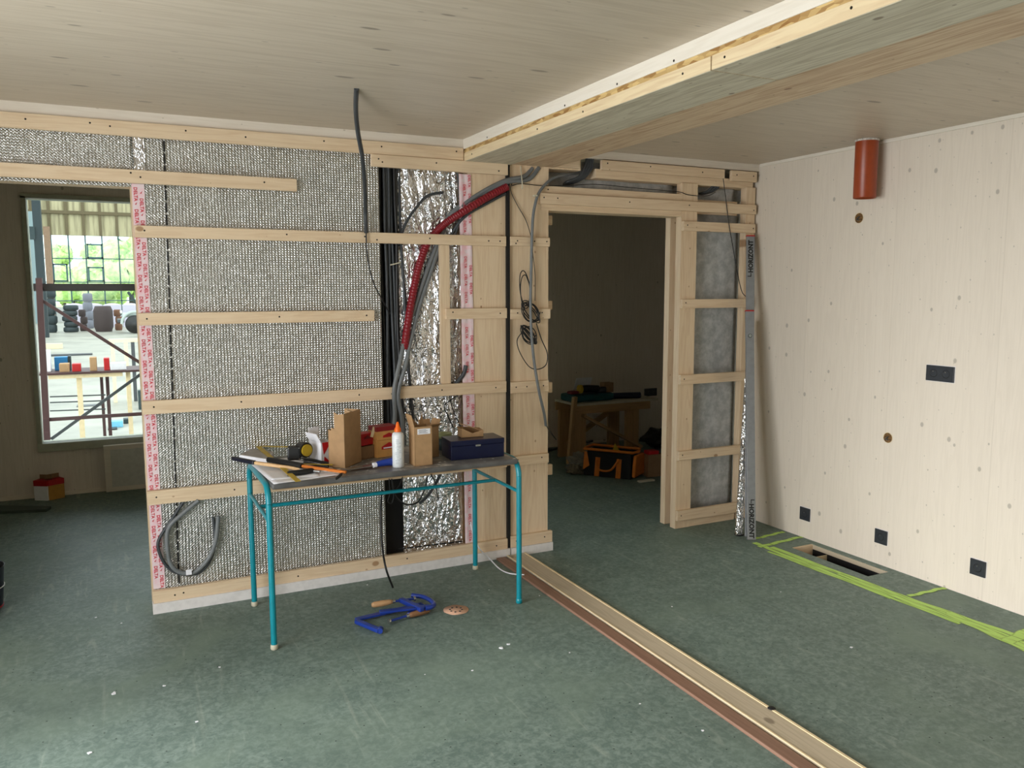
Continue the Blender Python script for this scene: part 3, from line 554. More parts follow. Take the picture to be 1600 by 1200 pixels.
# yellow set square: frame of two blades and a brace
zs = TZ+.036
sq = thing('carpenters_square', T(430, 722, zs), 'yellow triangular carpenters square lying over the papers', 'square')
A_, B_, C_ = T(403, 697, zs), T(492, 699, zs), T(466, 752, TZ+.014)
MB().bar(A_, B_, .022, .002).build('blade', m_yel, sq); MB().bar(A_, C_, .024, .002).build('blade', m_yel, sq)
MB().bar(A_*.45+C_*.55+V((0, 0, .003)), T(520, 726, TZ+.02), .014, .002).build('brace', m_yel, sq)
# tape measure
tm = thing('tape_measure', T(462, 722), 'black and yellow tape measure standing on the square', 'tape measure')
c_ = T(460, 719, TZ+.034); u = V((.97, -.25, 0)); w = V((.25, .97, 0))
MB().obox(c_+V((0, 0, .034)), u, w, (0, 0, 1), .031, .017, .033).build('case', m_black, tm, .008)
MB().cyl(c_+u*.030+w*.03+V((0, 0, .046)), c_+u*.056-w*.004+V((0, 0, .046)), .036, n=28).build('coil_housing', m_black, tm, .003)
MB().cyl(c_+u*.0565-w*.0045+V((0, 0, .046)), c_+u*.061-w*.010+V((0, 0, .046)), .028, n=28).build('yellow_disc', m_yel, tm)
for a, b in ((-.024, .008), (.024, .008), (-.024, .06), (.024, .06)): MB().cyl(c_+u*a-w*.016+V((0, 0, b)), c_+u*a-w*.019+V((0, 0, b)), .0028, n=10).build('screw', m_steel, tm)
# hammer with pale wooden shaft (dark grip at the far left)
hm = thing('hammer', T(430, 724), 'pale wooden handle with black painted end, pointing left off the table', 'hammer')
a = T(364, 716, TZ+.045); b = T(398, 723, TZ+.036); d = T(470, 733, TZ+.018); e = T(500, 737, TZ+.014)
MB().bar(a, b, .022, .018).build('grip', M('navy_paint', (16, 20, 40), .4), hm, .004); MB().bar(b, d, .018, .015).build('handle', wood('pale_handle', (222, 184, 136), (184, 134, 84), 0, 1, grain=4), hm, .005)
MB().cyl(d, e, .008, .006).build('steel_shank', m_steel, hm)
# chisel-like tool with black grip and orange shaft
ch = thing('hammer', T(470, 727), 'orange handled hammer with black rubber grip lying across the square', 'hammer')
a = T(419, 718, TZ+.042); b = T(472, 728, TZ+.034); d = T(541, 738, TZ+.014)
MB().tube([a, a*.5+b*.5, b], lambda t: .0125+.002*math.sin(t*3), 14, 6).build('grip', m_black, ch); MB().bar(b, d, .016, .012).build('shaft', m_org, ch, .003)
MB().obox(T(530, 744, TZ+.009), T(545, 728)-T(520, 750), (1, 1, 0), (0, 0, 1), .04, .011, .008).build('head', m_black, ch, .003)
kn = thing('utility_knife', T(470, 738), 'black utility knife lying on the papers at the table edge', 'knife')
MB().tube([T(449, 740, TZ+.016), T(470, 738, TZ+.017), T(493, 734, TZ+.017)], lambda t: .0105+.0025*math.sin(t*3.1), 14, 5).build('handle', m_black, kn); MB().bar(T(493, 734, TZ+.017), T(512, 736, TZ+.012), .011, .002).build('blade', m_steel, kn)
pl = thing('pliers', T(495, 722), 'black handled pliers beside the red and white box', 'pliers')
MB().tube([T(472, 717, TZ+.015), T(488, 719, TZ+.018), T(515, 725, TZ+.012)], .008, 12, 5).build('handle', m_black, pl); MB().tube([T(476, 722, TZ+.014), T(492, 726, TZ+.016), T(513, 729, TZ+.012)], .007, 12, 5).build('handle', m_black, pl)
MB().bar(T(458, 717, TZ+.02), T(474, 719, TZ+.018), .012, .008).build('jaw', m_steel, pl, .002)
# tall brown box with a stepped side
f, u, v, h = fit((539.4, 732), (516, 725), (565, 721), 647)
bx = thing('tall_cardboard_box', f+(u+v)/2, 'tall brown cardboard box with a torn stepped top edge', 'cardboard box')
v = v.normalized()*.085; U = u.normalized(); Wd = v.normalized(); t = .003; b = MB()
b.obox(f+u/2+Wd*t/2+V((0, 0, h/2)), U, Wd, (0, 0, 1), u.length/2, t/2, h/2)
hs = h*.70
P = [f, f+v, f+v+V((0, 0, hs)), f+v*.82+V((0, 0, hs-.004)), f+v*.80+V((0, 0, hs+.01)), f+v*.62+V((0, 0, hs+.004)), f+v*.62+V((0, 0, h+.006)), f+v*.4+V((0, 0, h-.004)), f+V((0, 0, h))]
b.prism(P, U*t); b.obox(f+u+v/2-U*t/2+V((0, 0, h/2)), U, Wd, (0, 0, 1), t/2, v.length/2, h/2)
b.obox(f+u/2+v-Wd*t/2+V((0, 0, hs/2)), U, Wd, (0, 0, 1), u.length/2, t/2, hs/2); b.obox(f+(u+v)/2+V((0, 0, t/2)), U, Wd, (0, 0, 1), u.length/2, v.length/2, t/2)
b.build('box_body', m_card, bx); MB().obox(f+u*.45+V((0, 0, h+.004))+Wd*.012, U, Wd+V((0, 0, .3)), (0, 0, 1), .012, .010, .002).build('torn_flap', M('torn_card', (220, 190, 155), .8), bx)
# red/white open box behind it
th, f, u, v, h = obox_open('red_white_box', (503, 727), (494, 718), (519, 724), 692, m_white, 'red and white open box left of the tall cardboard box', 'cardboard box', ((3, .05, .5), (2, .06, .1)), flapmat=m_white, dv=.10)
MB().prism([f-v.normalized()*.001+p for p in (u*.05+V((0, 0, h)), u*.95+V((0, 0, h)), u*.2+V((0, 0, h*.45)))], -v.normalized()*.0006).build('red_print', m_red, th)
MB().prism([f-v.normalized()*.001+p for p in (u*.2+V((0, 0, .002)), u*.95+V((0, 0, .002)), u*.25+V((0, 0, h*.38)))], -v.normalized()*.0006).build('red_print', m_red, th)
# red box lying on a low carton
th, f, u, v, h = obox_open('low_cardboard_box', (563, 719), (560, 712), (589, 714), 699, m_card2, 'low open cardboard carton under the bright red box', 'cardboard box', dv=.07)
z1 = TZ+.002+h
rb = thing('red_box', f+(u+v)/2+V((0, 0, h)), 'bright red printed box leaning between the cardboard boxes', 'box')
MB().obox(f+u*.42+v*.6+V((0, 0, h+.031)), u, v, (0, 0, 1), .052, .03, .029).build('box_body', m_red, rb, .001)
MB().prism([f+u*.25+v*.05+V((0, 0, h+.035)), f+u*.7+v*.05+V((0, 0, h+.035)), f+u*.48+v*.05+V((0, 0, h+.055))], -v.normalized()*.001).build('dark_emblem', M('dark_red_print', (110, 14, 20), .5), rb)
MB().obox(f+u*.8+v*.02+V((0, 0, h+.065)), (.3, 0, 1), v, (1, 0, -.3), .026, .001, .007).build('torn_flap', m_edge, rb)
# orange boxes with red emblem
m_obox = M('orange_carton', (214, 158, 88), .6)
def obx(F, Lp, R, topy, z, label, dv):
    f, u, v, h = fit(F, Lp, R, topy, z); v = v.normalized()*dv; W_ = v.normalized()
    th = thing('orange_box', f+(u+v)/2, label, 'box'); MB().obox(f+(u+v)/2+V((0, 0, h/2)), u, v, (0, 0, 1), u.length/2, dv/2, h/2-.0005).build('box_body', m_obox, th, .001)
    o = f-W_*.0008; Z = V((0, 0, 1))
    MB().prism([o+u*.22+Z*h*.45, o+u*.9+Z*h*.45, o+u*.9+Z*h*.62, o+u*.56+Z*h*.84, o+u*.22+Z*h*.62], -W_*.0006).build('emblem', m_red, th)
    MB().prism([o-W_*.001+u*.3+Z*h*.5, o-W_*.001+u*.85+Z*h*.5, o-W_*.001+u*.85+Z*h*.57, o-W_*.001+u*.3+Z*h*.57], -W_*.0005).build('emblem_band', m_white, th)
    return th, f, u, v, h
th, f, u, v, h = obx((589, 716), (584, 710), (623, 711), 689, TZ+.001, 'orange carton with red roof emblem on the table behind the glue bottle', .09)
B2 = obx((589, 689), (584, 686), (618, 686), 668, TZ+.001+h, 'orange carton with dark red lid, stacked on another orange carton', .08) if False else None
o2 = thing('orange_box', f+(u+v)/2+V((0, 0, h)), 'orange carton with dark red lid, on top of the other orange carton', 'box')
MB().obox(f+(u+v)/2+V((0, 0, h+.022)), u, v, (0, 0, 1), u.length/2*.96, v.length/2*.95, .0215).build('box_body', m_obox, o2, .001)
MB().obox(f+(u+v)/2+V((0, 0, h+.055)), u, v, (0, 0, 1), u.length/2*.96, v.length/2*.95, .0115).build('lid', M('dark_red_card', (140, 20, 26), .55), o2, .001)
q = f+v*.025-v.normalized()*.001
MB().prism([q+u*.3+V((0, 0, h+.012)), q+u*.85+V((0, 0, h+.012)), q+u*.85+V((0, 0, h+.022)), q+u*.58+V((0, 0, h+.034)), q+u*.3+V((0, 0, h+.022))], -v.normalized()*.0008).build('emblem', m_red, o2)
# trowel
tw = thing('trowel', T(580, 727), 'blue handled steel scraper lying before the orange cartons', 'scraper')
MB().bar(T(540, 733, TZ+.012), T(586, 726, TZ+.016), .045, .0022).build('blade', m_steel, tw); MB().cyl(T(583, 727, TZ+.018), T(588, 726, TZ+.019), .012, n=16).build('ferrule', m_white, tw)
MB().tube([T(587, 726, TZ+.019), T(600, 723, TZ+.024), T(614, 721, TZ+.024)], lambda t: .012+.008*t, 14, 5).build('handle', m_blue, tw)
# glue bottle
b0 = T(622.5, 729.5); gb = thing('glue_bottle', b0, 'white glue bottle with an orange nozzle cap at the table front', 'bottle')
MB().lathe(b0, [(0, 0), (.025, 0), (.0275, .004), (.0275, .150), (.025, .160), (.014, .168), (0, .168)], 32).build('bottle_body', M('white_plastic', (226, 230, 232), .35), gb)
MB().lathe(b0+V((0, 0, .168)), [(.0155, 0), (.0155, .014), (.011, .020), (.007, .038), (.004, .046), (0, .046)], 24).build('nozzle_cap', m_ocap, gb)
tocam = V((CAM.x-b0.x, CAM.y-b0.y, 0)).normalized(); side = V((-tocam.y, tocam.x, 0))
lb = MB(); rl = random.Random(4)
for k in range(16):
    zz = .02+.0075*k; s0 = rl.uniform(-.5, -.2); s1 = rl.uniform(.1, .6); vs = []
    for j in range(5):
        a_ = s0+(s1-s0)*j/4; d_ = tocam*math.cos(a_)+side*math.sin(a_); vs += [b0+d_*.0279+V((0, 0, zz)), b0+d_*.0279+V((0, 0, zz+.0018))]
    lb.add(vs, [(2*j, 2*j+2, 2*j+3, 2*j+1) for j in range(4)])
lb.build('fine_print', M('grey_print', (150, 158, 168), .5), gb)
# cardboard box with shipping label
th, f, u, v, h = obox_open('labelled_cardboard_box', (648.5, 729), (633, 723), (676, 726), 668, m_card, 'open cardboard box with a white address label beside the glue bottle', 'cardboard box', ((3, .06, .25),), dv=.075)
MB().obox(f+u*.52-v.normalized()*.001+V((0, 0, h*.88)), u, v, (0, 0, 1), u.length*.36, .0005, .013).build('address_label', m_white, th)
tx = MB()
for k in range(4): tx.obox(f+u*(.45+.02*(k % 2))-v.normalized()*.0018+V((0, 0, h*.88+.008-.005*k)), u, v, (0, 0, 1), u.length*(.26 if k % 2 else .2), .0002, .0008)
tx.build('label_print', m_black, th)
e0 = f+v; MB().prism([e0+V((0, 0, h)), e0+u*.02+V((0, 0, h+.055)), e0+u*.5+V((0, 0, h))], v.normalized()*.002).build('pointed_flap', m_card, th)
MB().prism([f+u*.62+v+V((0, 0, h)), f+u*.76+v+V((0, 0, h+.055)), f+u*.86+v+V((0, 0, h))], v.normalized()*.002).build('pointed_flap', m_card, th)
th, f, u, v, h = obox_open('small_cardboard_box', (668, 716), (664, 712), (686, 713), 668, m_card, 'pale cardboard box with folded flaps behind the labelled box', 'cardboard box', ((0, .03, 1.0), (1, .035, .4), (2, .03, .2)), dv=.07)
# blue steel case
th, f, u, v, h = obox_open('blue_case', (705, 720), (688, 710), (788, 713), 690, m_navy, 'flat dark blue metal tool case at the right end of the table', 'tool case')
bpy.data.objects.remove(list(th.children)[0])
v = v.normalized()*.155; W_ = v.normalized(); U = u.normalized()
MB().obox(f+(u+v)/2+V((0, 0, h*.36)), u, v, (0, 0, 1), u.length/2, .0775, h*.36).build('case_base', m_navy, th, .003)
MB().obox(f+(u+v)/2+V((0, 0, h*.86)), u, v, (0, 0, 1), u.length/2+.001, .0785, h*.14).build('case_lid', m_navy, th, .003)
MB().obox(f+u*.5-W_*.001+V((0, 0, h*.7)), u, v, (0, 0, 1), .013, .003, .005).build('latch', m_steel, th, .001)
CT = f.z+h
f0 = f+u*.28+v*.45+V((0, 0, h+.001))
ob = thing('open_cardboard_box', f0, 'small opened cardboard box on top of the blue case', 'cardboard box')
b = MB(); u2 = U*.115; v2 = W_*.06; Z = V((0, 0, 1)); hh = .036
b.prism([f0, f0+u2*.5, f0+u2*.5+Z*hh*.55, f0+Z*hh*1.35], W_*.0015); b.prism([f0+u2*.5, f0+u2, f0+u2+Z*hh*.9, f0+u2*.5+Z*hh*.55], W_*.0015)
b.prism([f0+v2, f0+v2+u2, f0+v2+u2+Z*hh, f0+v2+Z*hh*1.35], W_*.0015); b.prism([f0, f0+v2, f0+v2+Z*hh*1.35, f0+Z*hh*1.35], U*.0015); b.prism([f0+u2, f0+u2+v2, f0+u2+v2+Z*hh, f0+u2+Z*hh*.9], -U*.0015)
b.obox(f0+(u2+v2)/2+Z*.0008, U, W_, Z, .0575, .03, .0008); b.build('box_body', m_card, ob)
MB().obox(f0+u2*.45+v2*.7+Z*(hh*1.35), (U-Z*.35), W_, (U*.35+Z), .055, .022, .0012).build('flap', m_card, ob)
MB().obox(f0-U*.008+v2*.5+Z*(hh*1.28), (U*1-Z*.7), W_, (U*.7+Z), .014, .028, .0012).build('flap', m_card, ob)
# tape roll and dark can behind the case
tr_ = T(694, 702, TZ+.001); tr_.y = min(tr_.y, 4.05)
cn = MB().lathe(tr_, [(0, 0), (.035, 0), (.035, .062), (0, .062)], 24).build('dark_tin', m_dkp); tag(cn, 'dark round tin standing behind the left end of the blue case', 'tin')
o = MB().lathe(tr_+V((0, 0, .063)), [(.022, 0), (.042, 0), (.042, .024), (.022, .024), (.022, 0)], 28).build('tape_roll', M('olive_tape', (150, 158, 110), .5)); tag(o, 'roll of pale green tape on the dark tin behind the blue case', 'tape')

# ================================================================== FLOOR OBJECTS
def cpt(x_, y_, z=.014): return fp(x_/4+500, y_/4+780, z)
def clamp(name, label, rail, fixed, slide, handle, spindle, hm_, zz, curve=None):
    c = thing(name, (cpt(*rail[0])+cpt(*rail[1]))*.5-V((0, 0, .014)), label, 'clamp')
    MB().bar(cpt(*rail[0], zz), cpt(*rail[1], zz), .032, .010).build('rail', m_blue, c, .002)
    if curve: MB().tube([cpt(*p, zz) for p in curve], .0115, 10, 6).build('fixed_jaw', m_blue, c)
    else:
        MB().bar(cpt(*fixed[0], zz), cpt(*fixed[1], zz), .026, .018).build('fixed_jaw', m_blue, c, .003); MB().cyl(cpt(*fixed[1], zz)+V((0, -.006, 0)), cpt(*fixed[1], zz)+V((.012, .02, 0)), .013, n=16).build('pad', m_blue, c)
    MB().bar(cpt(*slide[0], zz), cpt(*slide[1], zz), .028, .022).build('sliding_arm', m_blue, c, .004)
    MB().cyl(cpt(*spindle[0], zz+.002), cpt(*spindle[1], zz+.002), .006, n=12).build('spindle', m_blue, c)
    MB().cyl(cpt(*spindle[1], zz+.002), cpt(*spindle[1], zz+.002)+(cpt(*spindle[1])-cpt(*spindle[0])).normalized()*.009, .012, n=16).build('swivel_pad', m_steel, c)
    a = cpt(*handle[0], zz+.002); b = cpt(*handle[1], zz+.002); L_ = (b-a).length
    MB().lathe(a, [(0, 0), (.009, .001), (.014, .012), (.015, L_*.5), (.013, L_*.85), (.009, L_), (0, L_)], 18, (b-a)).build('handle', hm_, c)
    MB().cyl(b, b+(b-a).normalized()*.014, .010, n=14).build('ferrule', m_steel, c)
clamp('bar_clamp', 'blue bar clamp with brown wooden handle, jaw pointing at the camera', [(225, 752), (640, 655)], [(228, 762), (372, 822)], [(610, 660), (560, 725)], [(685, 692), (555, 727)], [(540, 730), (438, 762)], m_handle2, .017)
clamp('bar_clamp', 'blue bar clamp with pale wooden handle and rounded jaw, nearer the wall', [(372, 705), (690, 668)], None, [(505, 628), (640, 690)], [(322, 662), (452, 640)], [(465, 638), (585, 622)], m_handle, .040, [(575, 600), (610, 605), (650, 612), (690, 632), (712, 655), (700, 672), (660, 682)])
# sanding disc
dc = fp(712.5, 953, .0006); n = 40; R_ = .0625
b = MB(); holes = [(dc.x+.030*math.cos(2*math.pi*k/8+.3), dc.y+.030*math.sin(2*math.pi*k/8+.3)) for k in range(8)]
b.add([V((dc.x, dc.y, .002))]+[V((dc.x+R_*math.cos(2*math.pi*k/n), dc.y+R_*math.sin(2*math.pi*k/n), .002+.001*math.sin(k*.9))) for k in range(n)], [(0, k+1, (k+1) % n+1) for k in range(n)], True)
sd = b.build('sanding_disc', M('sandpaper', (222, 178, 150), .85, ns=200), None, 0, .001); tag(sd, 'round pink sanding disc with eight holes on the floor', 'sanding disc')
hb = MB()
for hx, hy in holes: hb.cyl((hx, hy, .0012), (hx, hy, .0036), .0052, n=12)
hb.build('holes', m_dkp, sd)
# crumbs
rc = random.Random(11)
CR = ['larger crumb of the white pair right of the sanding disc', 'smaller crumb of the white pair right of the sanding disc', 'tiny white crumb by the end of the dark hose', 'tiny white crumb above right of the sanding disc', 'tiny white crumb left of the threshold board near the table leg', 'pale flake on the bright floor at the lower left', 'white crumb lowest of all at the lower left corner of the floor', 'small white crumb below the left table leg, toward the camera', 'small white flake beside the large pale flake at lower left', 'white crumb lying right of the threshold board near the spray lines', 'white crumb right of the threshold board, halfway along', 'white crumb left of the threshold board near the picture bottom', 'tiny crumb on the shaded floor left of the white sill', 'tiny crumb below left of the white sill corner', 'tiny crumb left of the front left table leg foot', 'white crumb straight below the sanding disc', 'tiny crumb below the clamps, left of the disc line', 'tiny crumb near the spray cross strokes', 'tiny crumb at the bottom middle, left of the threshold board', 'tiny crumb at the middle left of the threshold board']
for ci, (x_, y_, s_) in enumerate(((783, 1013, .011), (794, 1007, .009), (574, 914, .005), (764, 922, .004), (843, 931, .005), (178, 1084, .012), (140, 1177, .01), (308, 1128, .007), (256, 1072, .007), (1330, 1012, .008), (1050, 948, .005), (1098, 1142, .006), (150, 965, .006), (190, 974, .006), (343, 1043, .007), (738, 1048, .006), (664, 1054, .004), (1220, 925, .004), (1000, 1100, .005), (890, 1020, .004))):
    p = fp(x_, y_); o = MB(); vs = []
    for k in range(5): a = k*1.256+rc.random(); vs.append(p+V((math.cos(a)*s_*rc.uniform(.6, 1.2), math.sin(a)*s_*rc.uniform(.6, 1.2), .0004)))
    o.prism(vs, (0, 0, s_*.25)); o = o.build('plaster_crumb', m_white); tag(o, CR[ci]+' on the green floor' if len(CR[ci].split()) < 12 and 'floor' not in CR[ci] else CR[ci], 'debris', 'white crumbs on the floor')
# floor vent
vt = thing('floor_duct', ((hx0+hx1)/2, (hy0+hy1)/2, -.2), 'open rectangular duct hole in the floor by the right wall', 'duct')
B('end_board', (hx0+.001, hy1-.02, -.19), (hx1-.001, hy1-.001, -.003), m_bx, vt); B('side_board', (hx1-.010, hy0+.001, -.028), (hx1-.001, hy1-.021, -.003), m_strip, vt); B('duct_wall', (hx1-.009, hy0+.001, -.2), (hx1-.001, hy1-.021, -.028), m_dark, vt)
B('duct_wall', (hx0+.001, hy0+.001, -.2), (hx0+.006, hy1-.021, -.003), m_dark, vt); MB().box((hx0+.01, hy1-.14, -.195), (hx1-.015, hy1-.136, -.03)).build('divider', m_edge, vt); B('duct_bottom', (hx0, hy0, -.22), (hx1, hy1, -.205), m_dark, vt)
# spray paint marks
x = N('lime_spray_paint'); tc = x.n('ShaderNodeTexCoord'); mp = x.n('ShaderNodeMapping', {'Vector': (tc, 3), 'Scale': (60, 5, 1)}); n1 = x.n('ShaderNodeTexNoise', {'Vector': mp, 'Scale': 1.0, 'Detail': 5.0})
x.b.inputs['Base Color'].default_value = L((188, 226, 112)); x.b.inputs['Roughness'].default_value = .6
uv = x.n('ShaderNodeUVMap'); su = x.n('ShaderNodeSeparateXYZ', {0: uv}); e1 = x.n('ShaderNodeMath', {0: (su, 1), 1: .5}, operation='SUBTRACT'); e2 = x.n('ShaderNodeMath', {0: e1}, operation='ABSOLUTE'); e3 = x.ramp(e2, .5, .30)
al = x.n('ShaderNodeMath', {0: e3, 1: x.ramp(n1, .22, .5)}, operation='MULTIPLY'); x.link(al, 'Alpha'); m_spray = x.m
def spray(p, q, w_, z, label, wob=.004):
    w_ *= 1.7
    p = V((p[0], p[1], z)); q = V((q[0], q[1], z)); d = (q-p).normalized(); s_ = V((-d.y, d.x, 0)); n_ = 24; vs = []
    for i in range(n_+1):
        c_ = p.lerp(q, i/n_)+s_*wob*math.sin(i*.7+p.x*9); vs += [c_+s_*w_/2, c_-s_*w_/2]
    o = MB().add(vs, [(2*i, 2*i+1, 2*i+3, 2*i+2) for i in range(n_)]).build('spray_mark', m_spray); me = o.data; ul_ = me.uv_layers.new(name='uv')
    for lpp in me.loops: i = lpp.vertex_index; ul_.data[lpp.index].uv = (i//2/n_, float(i % 2))
    return tag(o, label, 'spray paint')
def g(x_, y_): q = fp(x_, y_); return (q.x, q.y)
spray(g(1178, 848), g(1395, 935), .030, .0010, 'lime spray paint line along the floor duct, inner edge')
spray(g(1205, 855), g(1620, 1012), .030, .0013, 'lime spray paint line running nearly the full length of the right floor')
spray(g(1200, 862), g(1500, 975), .018, .0016, 'lime spray paint line farthest from the right wall')
spray(g(1390, 925), g(1620, 1005), .026, .0019, 'lime spray paint line fading toward the bottom right of the picture')
spray(g(1480, 958), g(1620, 1022), .045, .0022, 'thick lime spray paint smear at the lower right')
spray(g(1310, 897), g(1500, 973), .024, .0025, 'lime spray paint line starting beside the duct middle')
spray(g(1574, 1004), g(1630, 975), .04, .0028, 'short lime spray paint stroke at the right border of the picture')
spray(g(1180, 842), g(1224, 831), .022, .0010, 'short lime spray cross stroke next to the leaning levels')
spray(g(1186, 855), g(1252, 839), .026, .0022, 'lime spray cross stroke between the levels and the duct')
spray(g(1420, 932), g(1476, 919), .020, .0026, 'lime spray cross stroke below the middle socket')

# ================================================================== RIGHT WALL
def socket(p, w_, n_, label, axis='x'):
    h_ = .082
    if axis == 'x': f3_ = lambda a, b, d: V((3.88-d, p[0]-a, p[1]+b)); nrm = V((-1, 0, 0)); T_ = V((0, -1, 0))
    else: f3_ = lambda a, b, d: V((p[0]+a, 7.07-d, p[1]+b)); nrm = V((0, -1, 0)); T_ = V((1, 0, 0))
    s = thing('wall_socket', f3_(0, -h_/2, 0), label, 'socket')
    if axis == 'x': MB().obox(f3_(0, 0, .0005), T_, (0, 0, 1), nrm, w_/2+.003, h_/2+.003, .0005).build('cutout_rim', m_sill, s)
    MB().obox(f3_(0, 0, .005), T_, (0, 0, 1), nrm, w_/2, h_/2, .004).build('cover_frame', m_anth, s, .0015)
    for k in range(n_):
        a = 0 if n_ == 1 else (-.036 if k == 0 else .036)
        MB().lathe(f3_(a, 0, .009), [(.0215, 0), (.0215, .0012), (.019, .0012), (.0185, -.001), (.018, -.0035), (0, -.0038)], 26, nrm).build('outlet_well', m_black, s)
        MB().cyl(f3_(a, .010, .005), f3_(a, .010, .013), .0025, n=10).build('earth_pin', m_steel, s)
socket((3.705, .156), .082, 1, 'single black socket low on the right wall, nearest the levels'); socket((3.134, .165), .082, 1, 'single black socket low on the right wall above the duct end')
socket((2.551, .165), .082, 1, 'single black socket low on the right wall, nearest the camera'); socket((2.824, 1.131), .160, 2, 'black double socket at table height on the right wall')
socket((5.09, .49), .16, 2, 'black double socket on the far wall seen through the doorway', 'y')
m_wool = M('brown_wool_filling', (130, 96, 56), .9, ns=90, var=.8, bump=1.0)
for (y_, z_, lbl) in ((3.393, 1.978, 'small round hole stuffed with brown filling below the orange pipe'), (3.125, .741, 'small round hole with a wire stub midway down the right wall')):
    s = thing('wall_hole', (3.88, y_, z_-.03), lbl, 'hole')
    MB().lathe((3.879, y_, z_), [(.030, 0), (.030, .0015), (.0285, .0015), (.028, 0)], 28, (-1, 0, 0)).build('hole_rim', m_edge, s)
    MB().grid(lambda u, v: (3.8785-.003*noise.noise(V((u*7, v*7, y_*3))), y_+.028*v*math.cos(u*2*math.pi), z_+.029*v*math.sin(u*2*math.pi)), 24, 6).build('filling', m_wool, s)
    MB().tube([(3.877, y_-.004, z_+.006), (3.868, y_, z_), (3.872, y_+.01, z_-.008), (3.876, y_-.006, z_-.012)], .003, 8, 4).build('wire_stub', m_dgrey, s)
# orange pipe through the ceiling
m_pipe = M('orange_pipe_plastic', (158, 66, 28), .35); pc = V((3.775, 3.272, 0)); pr = .060
pi_ = thing('drain_pipe', (pc.x, pc.y, 2.06), 'orange plastic drain pipe coming down through the ceiling', 'pipe')
MB().lathe((pc.x, pc.y, 2.072), [(pr, .3175), (pr, .004), (pr-.002, 0), (pr-.005, 0), (pr-.006, .3175)], 40).build('pipe_body', m_pipe, pi_)
MB().lathe((pc.x, pc.y, 2.378), [(pr+.002, .0115), (pr+.005, .009), (pr+.003, .003), (pr+.0005, 0)], 40).build('white_sealant', M('sealant', (224, 214, 204), .8, ns=120, var=.5, bump=1), pi_)
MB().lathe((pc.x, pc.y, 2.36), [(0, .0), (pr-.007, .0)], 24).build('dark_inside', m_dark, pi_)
# levels, leaning in the corner
def level(name, label, b0, b1, u, hw, ht, red_at, texts, vials):
    b0 = V(b0); b1 = V(b1); d = (b1-b0).normalized(); u = (V(u)-d*V(u).dot(d)).normalized(); n_ = d.cross(u).normalized()
    if n_.dot(CAM-b0) < 0: n_ = -n_
    Lh = (b1-b0).length; c = thing(name, b0, label, 'spirit level')
    MB().obox(b0+d*Lh/2, u, n_, d, hw, ht, Lh/2).build('level_body', m_alu, c, .0015)
    MB().obox(b0+d*(Lh-.004), u, n_, d, hw+.001, ht+.001, .004).build('red_end_cap', m_red, c)
    MB().obox(b0+d*.003, u, n_, d, hw+.001, ht+.001, .003).build('red_end_cap', M('grey_cap', (140, 140, 142), .5), c)
    for (tt_, dist, up_) in texts:
        xd = d if up_ else -d; yd = n_.cross(xd)
        le = MB(); o0 = b0+d*dist+n_*(ht+.0006)-yd*.0140; le.text(tt_, .041, o0, xd, yd, 0, .045)
        le.obox(o0-xd*.014+yd*.012, xd, yd, n_, .012, .0025, .0002); le.obox(o0-xd*.024+yd*.022, xd, yd, n_, .0028, .011, .0002); le.build('lettering', m_black, c)
    for dist in vials:
        q = b0+d*dist+n_*(ht)
        MB().cyl(q, q+n_*.0015, .013, n=24).build('vial_ring', m_black, c); MB().cyl(q+n_*.001, q+n_*.003, .010, n=24).build('vial', M('vial_glass', (170, 176, 172), .2), c)
    return c, d, n_, u
LV = 1.71; sy = (.052, -.028, 0); LA0 = fp(1174, 843); LA1 = at(1, 4.082, 1171, 485); LB1 = at(1, 4.186, 1172.5, 368); LB0 = fp(1173.5, 843)*.0+V((LA0.x+.030, LA0.y+.055, 0))
level('spirit_level', 'aluminium spirit level leaning in the corner, the nearer lower one with lettering at its foot', LA0, LA1, sy, .026, .011, 0, (('HORIZONT', .225, False),), (1.30,))
level('spirit_level', 'aluminium spirit level leaning behind, the taller one reaching the top rung', LB0, LB1, sy, .026, .009, 0, (('HORIZONT', LV, True),), ())
fo = MB().grid(lambda u, v: (3.548+.25*v+.032*math.cos(u*5.2)*(1-.45*v), 3.935+.225*v+.02*math.sin(u*5.2), .006+1.36*v), 24, 90).build('foil_roll', m_foil2); tag(fo, 'narrow roll of silver foil leaning beside the spirit levels', 'foil')
MB().lathe((3.548, 3.935, .002), [(0, 0), (.03, 0), (.03, .006), (0, .006)], 20).build('dark_end', m_dark, fo)

# ================================================================== FAR ROOM THINGS
wb = thing('work_trestle', (4.07, 6.5, 0), 'low wooden trestle bench with crossed braces seen through the doorway', 'bench')
m_old = wood('old_timber', (172, 138, 96), (130, 98, 64), 2, 0); m_oldx = wood('old_timber_x', (172, 138, 96), (130, 98, 64), 0, 2)
for (x0, x1, y0) in ((3.68, 3.83, 6.30), (4.27, 4.41, 6.30), (3.72, 3.84, 6.60), (4.27, 4.39, 6.60)): B('leg', (x0, y0, 0), (x1, y0+.035, .455), m_old, wb)
B('apron', (3.68, 6.275, .455), (4.52, 6.30, .53), m_oldx, wb); B('apron', (3.68, 6.60, .455), (4.52, 6.625, .53), m_oldx, wb)
B('bench_top', (3.70, 6.26, .53), (4.60, 6.66, .55), M('pale_board', (186, 178, 160), .6), wb)
MB().bar((3.78, 6.285, .44), (4.42, 6.285, .10), .025, .075, (0, 1, 0)).build('brace', m_oldx, wb); MB().bar((3.78, 6.59, .12), (4.36, 6.59, .46), .025, .07, (0, 1, 0)).build('brace', m_oldx, wb)
o = MB().bar((3.655, 6.31, .0), (3.675, 6.245, .62), .045, .03).build('leaning_lath', m_old); tag(o, 'dark wooden lath leaning against the trestle bench', 'lath')
